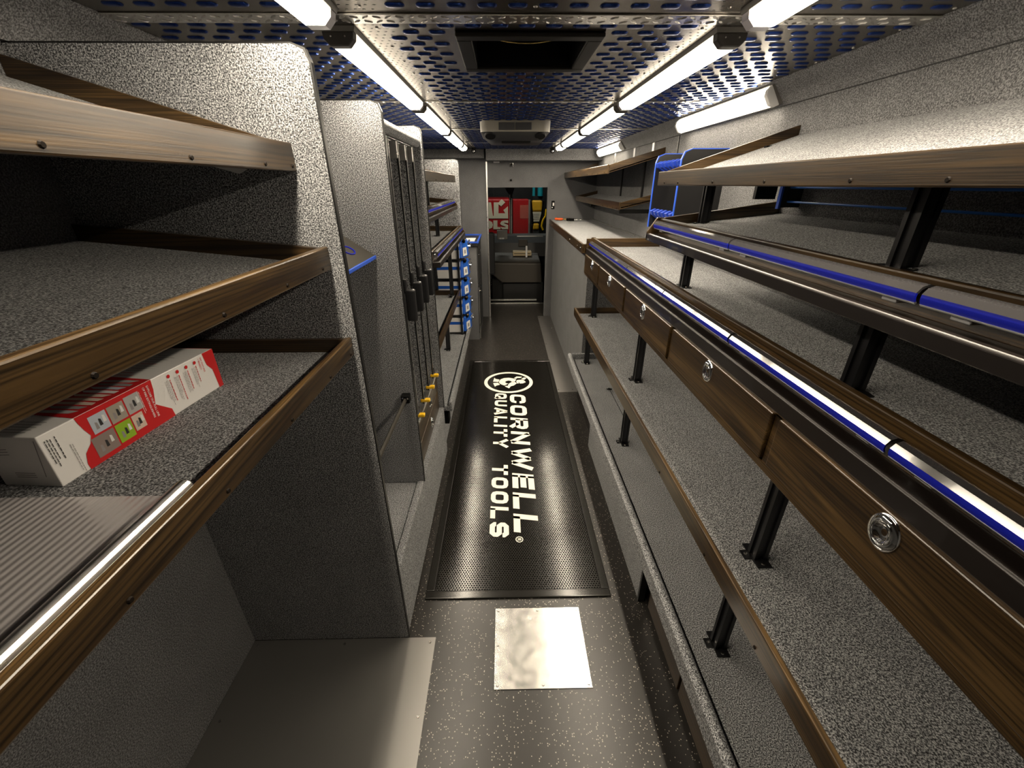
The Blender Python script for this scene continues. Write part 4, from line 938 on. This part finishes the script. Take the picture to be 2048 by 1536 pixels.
ob('corner_post', MB().box(b2.x-.01, b2.x+.03, YS-.03, YS+.02, -.7, b2.z), 'grey_plastic', t)
t = thing('pressure_washer', 'yellow pressure washer standing beside the red cabinet', 'pressure washer', (.75, 10.2, -.7))
YQ = 10.2
a, b2 = px(1064, 423, YQ), px(1085, 401, YQ); ob('tank', MB().box(a.x, b2.x, YQ, YQ+.25, a.z, b2.z), 'washer_yellow', t, bevel=.03)
a, b2 = px(1063, 443, YQ), px(1083, 424, YQ); ob('panel', MB()._prism([(a.x, YQ, b2.z), (b2.x, YQ, b2.z), (b2.x-.05, YQ, a.z), (a.x+.03, YQ, a.z)], [(a.x, YQ+.2, b2.z), (b2.x, YQ+.2, b2.z), (b2.x-.05, YQ+.2, a.z), (a.x+.03, YQ+.2, a.z)]), 'cream_sign', t)
for k in range(4): c = px(1064, 428+k*3.6, YQ); ob('print_line', MB().box(c.x+.02, c.x+.17, YQ-.003, YQ, c.z-.006, c.z+.006), 'print_grey', t)
a, b2 = px(1065, 460, YQ), px(1078, 447, YQ); ob('engine', MB().box(a.x, b2.x, YQ-.02, YQ+.25, a.z, b2.z), 'washer_yellow', t, bevel=.03)
ob('frame', MB().tube([px(1062, 464, YQ), px(1066, 450, YQ), px(1062, 402, YQ)], .018, 8).tube([px(1085, 464, YQ), px(1081, 450, YQ), px(1087, 402, YQ)], .018, 8), 'black', t, smooth=40)
for u in (1063, 1080): c = px(u, 462, YQ); ob('wheel', MB().cyl((c.x-.03, YQ, -.55), (c.x+.03, YQ, -.55), .15, 16), 'black', t, smooth=40)
ob('stand', MB().box(px(1066, 460, YQ).x, px(1078, 460, YQ).x, YQ, YQ+.2, -.6, px(1070, 460, YQ).z), 'dark_grey', t)
ob('hose', MB().tube([px(u, v, YQ-.05) for u, v in ((1093, 418), (1091, 432), (1086, 440), (1083, 452), (1086, 460))], .022, 8), 'yellow', t, smooth=40)
t = thing('teal_compressor', 'teal machine hanging dark above the yellow pressure washer', 'machine', (.75, 10.8, 1.5))
YT = 10.8
a, b2 = px(1075, 392, YT), px(1086, 378, YT); ob('tank', MB().cyl(((a.x+b2.x)/2, YT, a.z), ((a.x+b2.x)/2, YT, b2.z+.3), (b2.x-a.x)/2, 16), 'teal', t, smooth=40)
a, b2 = px(1065, 392, YT), px(1070, 376, YT); ob('pipe', MB().box(a.x, b2.x, YT, YT+.1, a.z, b2.z+.3), 'teal', t)
ob('stand', MB().box(px(1066, 392, YT).x, px(1086, 392, YT).x, YT, YT+.15, -.7, a.z), 'cab_black', t)
# shop lamp outside
plain('shop_diffuser', (1, 1, 1), .4, emit=(1, .95, .88), es=30)
struct('ceiling_shop', MB().box(-5, 5, YW+.2, 13.1, 4, 4.05), 'dark_grey')
t = thing('shop_lamp_offscreen', 'shop ceiling lamp outside the windshield', 'lamp', (.1, 9.4, 3.1))
ob('housing', MB().box(-.8, 1., 9.3, 9.5, 3.15, 3.2), 'white', t); ob('hanger', MB().cyl((-.6, 9.4, 3.2), (-.6, 9.4, 4.), .01).cyl((.8, 9.4, 3.2), (.8, 9.4, 4.), .01), 'dark_grey', t); ob('tube', MB().box(-.75, .95, 9.33, 9.47, 3.1, 3.15), 'shop_diffuser', t)
